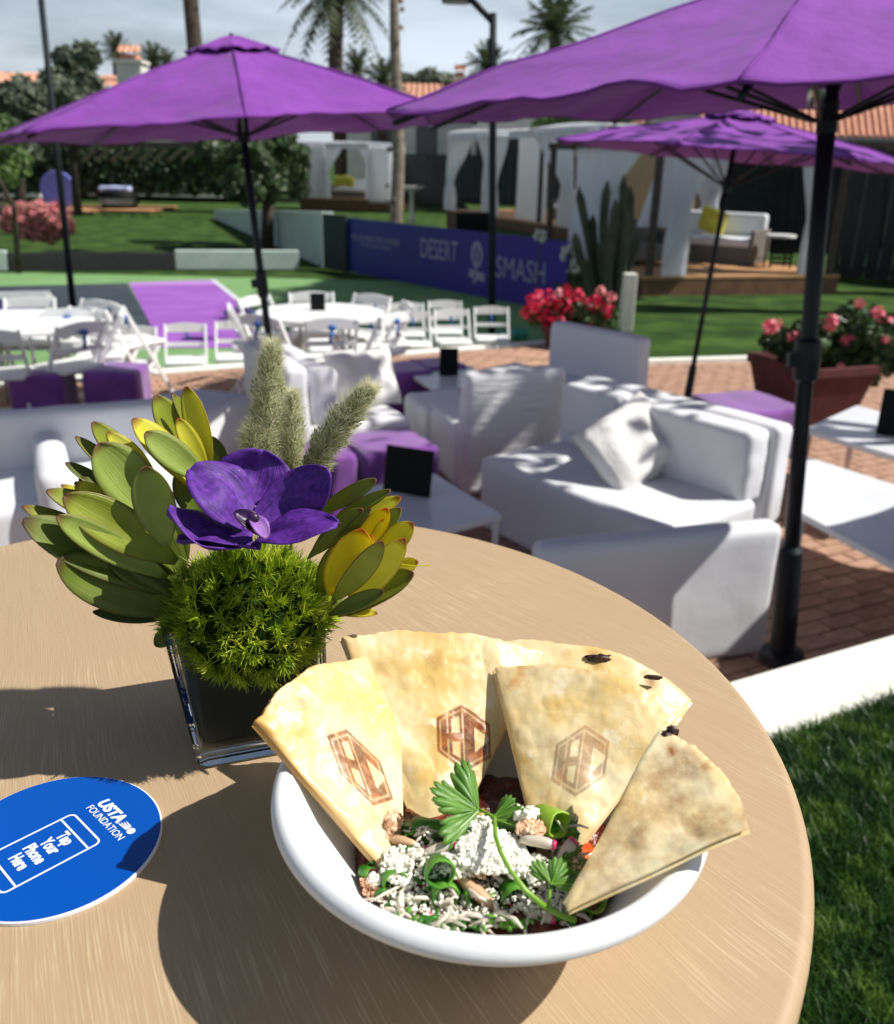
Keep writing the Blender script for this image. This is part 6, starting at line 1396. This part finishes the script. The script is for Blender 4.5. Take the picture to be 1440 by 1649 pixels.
# crumbled cheese
def crumbs(areas, m, label, seed):
    g = random.Random(seed); mb = MB(); 
    for (px, py, rx, ry, z, n, s0, s1) in areas:
        for k in range(int(n*3.2)):
            a = g.uniform(0, 2*PI); q = g.random()**.6; x = px+rx*q*math.cos(a); y = py+ry*q*math.sin(a); p = at(x, y, z+.992+g.uniform(-.002, .004)*(1.2-q)); s = g.uniform(s0, s1)*(1.25-q*.5)*1.05
            mb.m = Matrix.Translation(p-BWC) @ Matrix.Rotation(g.uniform(0, 6), 4, 'Z') @ Matrix.Rotation(g.uniform(0, 3), 4, 'X'); s *= .62
            if True:
                vv = [V(sx*s*g.uniform(.45, 1.1), sy*s*g.uniform(.45, 1.1), sz*s*g.uniform(.4, .95)) for sz in (-1, 1) for sy in (-1, 1) for sx in (-1, 1)]+[V(0, 0, s*g.uniform(.9, 1.3)), V(s*g.uniform(1, 1.4), 0, 0)]
                mb.add(vv, [(0, 2, 3, 1), (4, 5, 8), (5, 7, 8), (7, 6, 8), (6, 4, 8), (0, 1, 5, 4), (2, 6, 7, 3), (0, 4, 6, 2), (1, 3, 9), (3, 7, 9), (7, 5, 9), (5, 1, 9)])
    o = mb.build('cheese_crumbs', m); o.location = BWC; o['kind'] = 'stuff'; tag(o, label)
crumbs(((790, 1372, 56, 34, .718, 260, .0010, .0030), (735, 1392, 34, 22, .714, 90, .0008, .0022), (830, 1390, 30, 20, .716, 90, .0008, .0026), (845, 1310, 24, 12, .722, 40, .0008, .0022), (690, 1385, 40, 30, .712, 60, .0006, .0018), (640, 1392, 26, 30, .710, 70, .0008, .0022), (800, 1472, 36, 6, .704, 46, .0008, .0020), (775, 1330, 26, 14, .718, 46, .0008, .0020), (655, 1420, 16, 10, .708, 22, .0006, .0016), (770, 1430, 30, 16, .706, 24, .0006, .0014), (685, 1338, 14, 10, .712, 20, .0005, .0014), (605, 1415, 12, 14, .706, 30, .0006, .0016), (865, 1400, 22, 26, .716, 40, .0006, .0018), (720, 1440, 90, 45, .707, 110, .0006, .0016), (850, 1440, 60, 34, .708, 70, .0006, .0016), (650, 1450, 40, 24, .706, 50, .0006, .0016)), M_chs, 'crumbled white cheese over the centre of the bowl', 3)
crumbs(((632, 1320, 14, 16, .712, 70, .0010, .0026), (625, 1340, 14, 12, .708, 30, .0008, .0020), (855, 1335, 24, 14, .722, 50, .0008, .0022), (925, 1388, 16, 14, .712, 40, .0006, .0018), (600, 1425, 20, 20, .703, 50, .0006, .0016), (780, 1400, 30, 14, .714, 26, .0006, .0016)), M_chst, 'orange stained cheese crumbs round the edge of the filling', 4)
# finely chopped greens and shreds heaped through the filling
def bits(areas, m, label, seed, kind, name):
    g = random.Random(seed); mb = MB()
    for (px, py, rx, ry, z, n) in areas:
        for k in range(n):
            a = g.uniform(0, 2*PI); q = g.random()**.55; p = at(px+rx*q*math.cos(a), py+ry*q*math.sin(a), z+.99+g.uniform(-.004, .005))
            mb.m = Matrix.Translation(p-BWC) @ Matrix.Rotation(g.uniform(0, 6.3), 4, 'Z') @ Matrix.Rotation(g.uniform(-.9, .9), 4, 'X') @ Matrix.Rotation(g.uniform(-.7, .7), 4, 'Y')
            if kind == 'leaf':
                L_ = g.uniform(.003, .0075); w_ = L_*g.uniform(.3, .6); c_ = g.uniform(.2, .6)*w_
                mb.grid(lambda u, v: V((u-.5)*L_*(1-.3*abs(v-.5)), (v-.5)*w_*(1-.5*(2*u-1)**2), c_*(1-4*(v-.5)**2)+.15*L_*math.sin(u*4)), 4, 3)
            else:
                L_ = g.uniform(.008, .020); w_ = g.uniform(.0006, .0012); b_ = g.uniform(-.25, .25); mb.tube([V(-L_/2, 0, 0), V(-L_*.2, b_*L_*.6, .0008), V(L_*.2, b_*L_*.6, .0008), V(L_/2, 0, 0)], [w_*.5, w_, w_, w_*.4], 5)
    o = mb.build(name, m, smooth=True, solid=.0003 if kind == 'leaf' else 0); o.location = BWC; o['kind'] = 'stuff'; tag(o, label)
A_ = ((650, 1400, 60, 50, .704, 60), (720, 1420, 70, 55, .706, 80), (830, 1450, 80, 34, .704, 70), (900, 1420, 50, 50, .706, 50), (700, 1345, 50, 20, .708, 40), (880, 1340, 50, 26, .712, 50), (760, 1480, 90, 14, .701, 50), (620, 1430, 30, 30, .702, 20), (740, 1488, 120, 9, .708, 80), (640, 1460, 30, 18, .704, 26), (900, 1470, 40, 18, .704, 26))
bits(A_, M_scal, 'finely chopped green onion and herbs through the filling', 6, 'leaf', 'chopped_greens')
bits([(x, y, rx, ry, z+.003, max(5, n//4)) for x, y, rx, ry, z, n in A_], M_rad, 'pale shredded radish and cabbage strands through the filling', 8, 'shred', 'shredded_radish')
M_oil = mat('orange_sauce', srgb(190, 62, 10), srgb(226, 110, 30), rough=.15, scale=60, bump=.5, bscale=160, bdist=.002, coat=.6)
for i, (px, py, sx, lb) in enumerate(((610, 1352, .007, 'orange sauce smear at the foot of the left wedge'), (930, 1375, .010, 'orange sauce smear at the foot of the right wedges'))):
    mb = MB(); mb.blob((0, 0, 0), sx, 18, 10, .5, i*4, (1, .8, .35)); o = mb.build('sauce_smear', M_oil, smooth=True); o.location = at(px, py, .704+.99); tag(o, lb, 'sauce')

# ------------------------------------------------------------------ cilantro
M_cil = leaf_mat('cilantro_leaf', srgb(74, 124, 36), srgb(124, 168, 74), srgb(98, 146, 50), .0, .25, .45, 120)
M_cst = mat('cilantro_stem', srgb(110, 160, 40), srgb(140, 184, 70), rough=.35, scale=60, trans=.2)
def cleaf(root, org, b, t, z0, z1, spread, roll, seed, aspect=1.0, nl=3):
    """lobed fan leaf: base b, tip t in image px"""
    B = at(b[0], b[1], z0+.99); T = at(t[0], t[1], z1+.99); a = (T-B); Ln = a.length; a.normalize(); N = V(0, -.35, .94); N = (N-a*N.dot(a)).normalized(); N = Matrix.Rotation(math.radians(roll), 3, a) @ N; s = a.cross(N)
    vs = []; uv = []; nr, na = 9, 240; g = random.Random(seed)
    for i in range(nr+1):
        for j in range(na+1):
            q = -1+2*j/na; th_ = q*math.radians(spread); 
            lob_ = abs(math.cos(q*PI*nl/2))**.55; tooth = abs(((q*nl*2.5+.5) % 1)-.5)*2; t2_ = abs(((q*nl*7.5+.5) % 1)-.5)*2; out = Ln*.93*(.60+.40*lob_)*(1-.12*abs(q))*(1-.15*tooth**2.2-.03*t2_); notch = 1-.28*math.exp(-((abs(q)-1/nl*1.0)/.030)**2)
            k = i/nr; r_ = out*k*(1 if k < .35 else (1-(1-notch)*(k-.35)/.65))
            h = .07*Ln*math.cos(q*PI*nl*1.0+.6)*k*k+.14*Ln*noise.noise(V(q*2.4+seed, k*1.6, 0))*k-.10*Ln*k*k+.006*Ln*math.cos(q*PI*nl*5)*k
            vs.append(B-org+a*r_*math.cos(th_)+s*r_*math.sin(th_)*aspect+N*h); uv.append((k*.8, q*.35, seed))
    fs = [(i*(na+1)+j, (i+1)*(na+1)+j, (i+1)*(na+1)+j+1, i*(na+1)+j+1) for i in range(nr) for j in range(na)]
    mb = MB(); mb.add(vs, fs); o = mb.build('leaflet', M_cil, root, smooth=True, solid=.0003)
    at_ = o.data.attributes.new('leafuv', 'FLOAT_VECTOR', 'POINT'); at_.data.foreach_set('vector', np.array(uv, np.float32).ravel())
    # veins
    mb = MB()
    for q in (-.66, 0, .66):
        th_ = q*math.radians(spread); e = B-org+a*Ln*.8*math.cos(th_)+s*Ln*.8*math.sin(th_)*aspect+N*(.0004-.08*Ln); mb.tube([B-org+N*.0004, (B-org).lerp(e, .5)+N*.0009, e], [.0004, .0003, .0001], 5)
    mb.build('vein', M_cst, root)
org = at(797, 1314, .722+.99); cs = empty('cilantro_sprig', org, 0, 'cilantro sprig with a long curved stem across the bowl', 'herb')
cleaf(cs, org, (770, 1306), (690, 1264), .724, .740, 84, -6, 1, 1.1)
cleaf(cs, org, (795, 1318), (850, 1300), .722, .730, 60, 20, 2, .8)
def stem(pts, r_):
    mb = MB(); mb.tube([at(x, y, z+.99)-org for x, y, z in pts], r_, 8); mb.build('stem', M_cst, cs, smooth=True)
stem([(766, 1302, .724), (782, 1308, .725), (797, 1318, .726), (798, 1345, .732), (806, 1372, .734), (822, 1402, .734), (846, 1434, .730), (874, 1458, .724), (900, 1472, .718), (926, 1482, .714)], [.0007, .0008, .0009, .0010, .0010, .0011, .0012, .0013, .0014, .0015])
org2 = org; stem([(884, 1462, .722), (885, 1440, .726), (888, 1416, .730)], [.0009, .0008, .0006])
cleaf(cs, org, (888, 1424), (906, 1376), .730, .738, 92, 5, 5, 1.15)
org = at(925, 1390, .716+.99); cs2 = empty('cilantro_sprig', org, 0, 'darker cilantro leaf lying by the right tortilla wedge', 'herb')
cleaf(cs2, org, (900, 1385), (962, 1392), .720, .714, 50, 15, 8, .9)
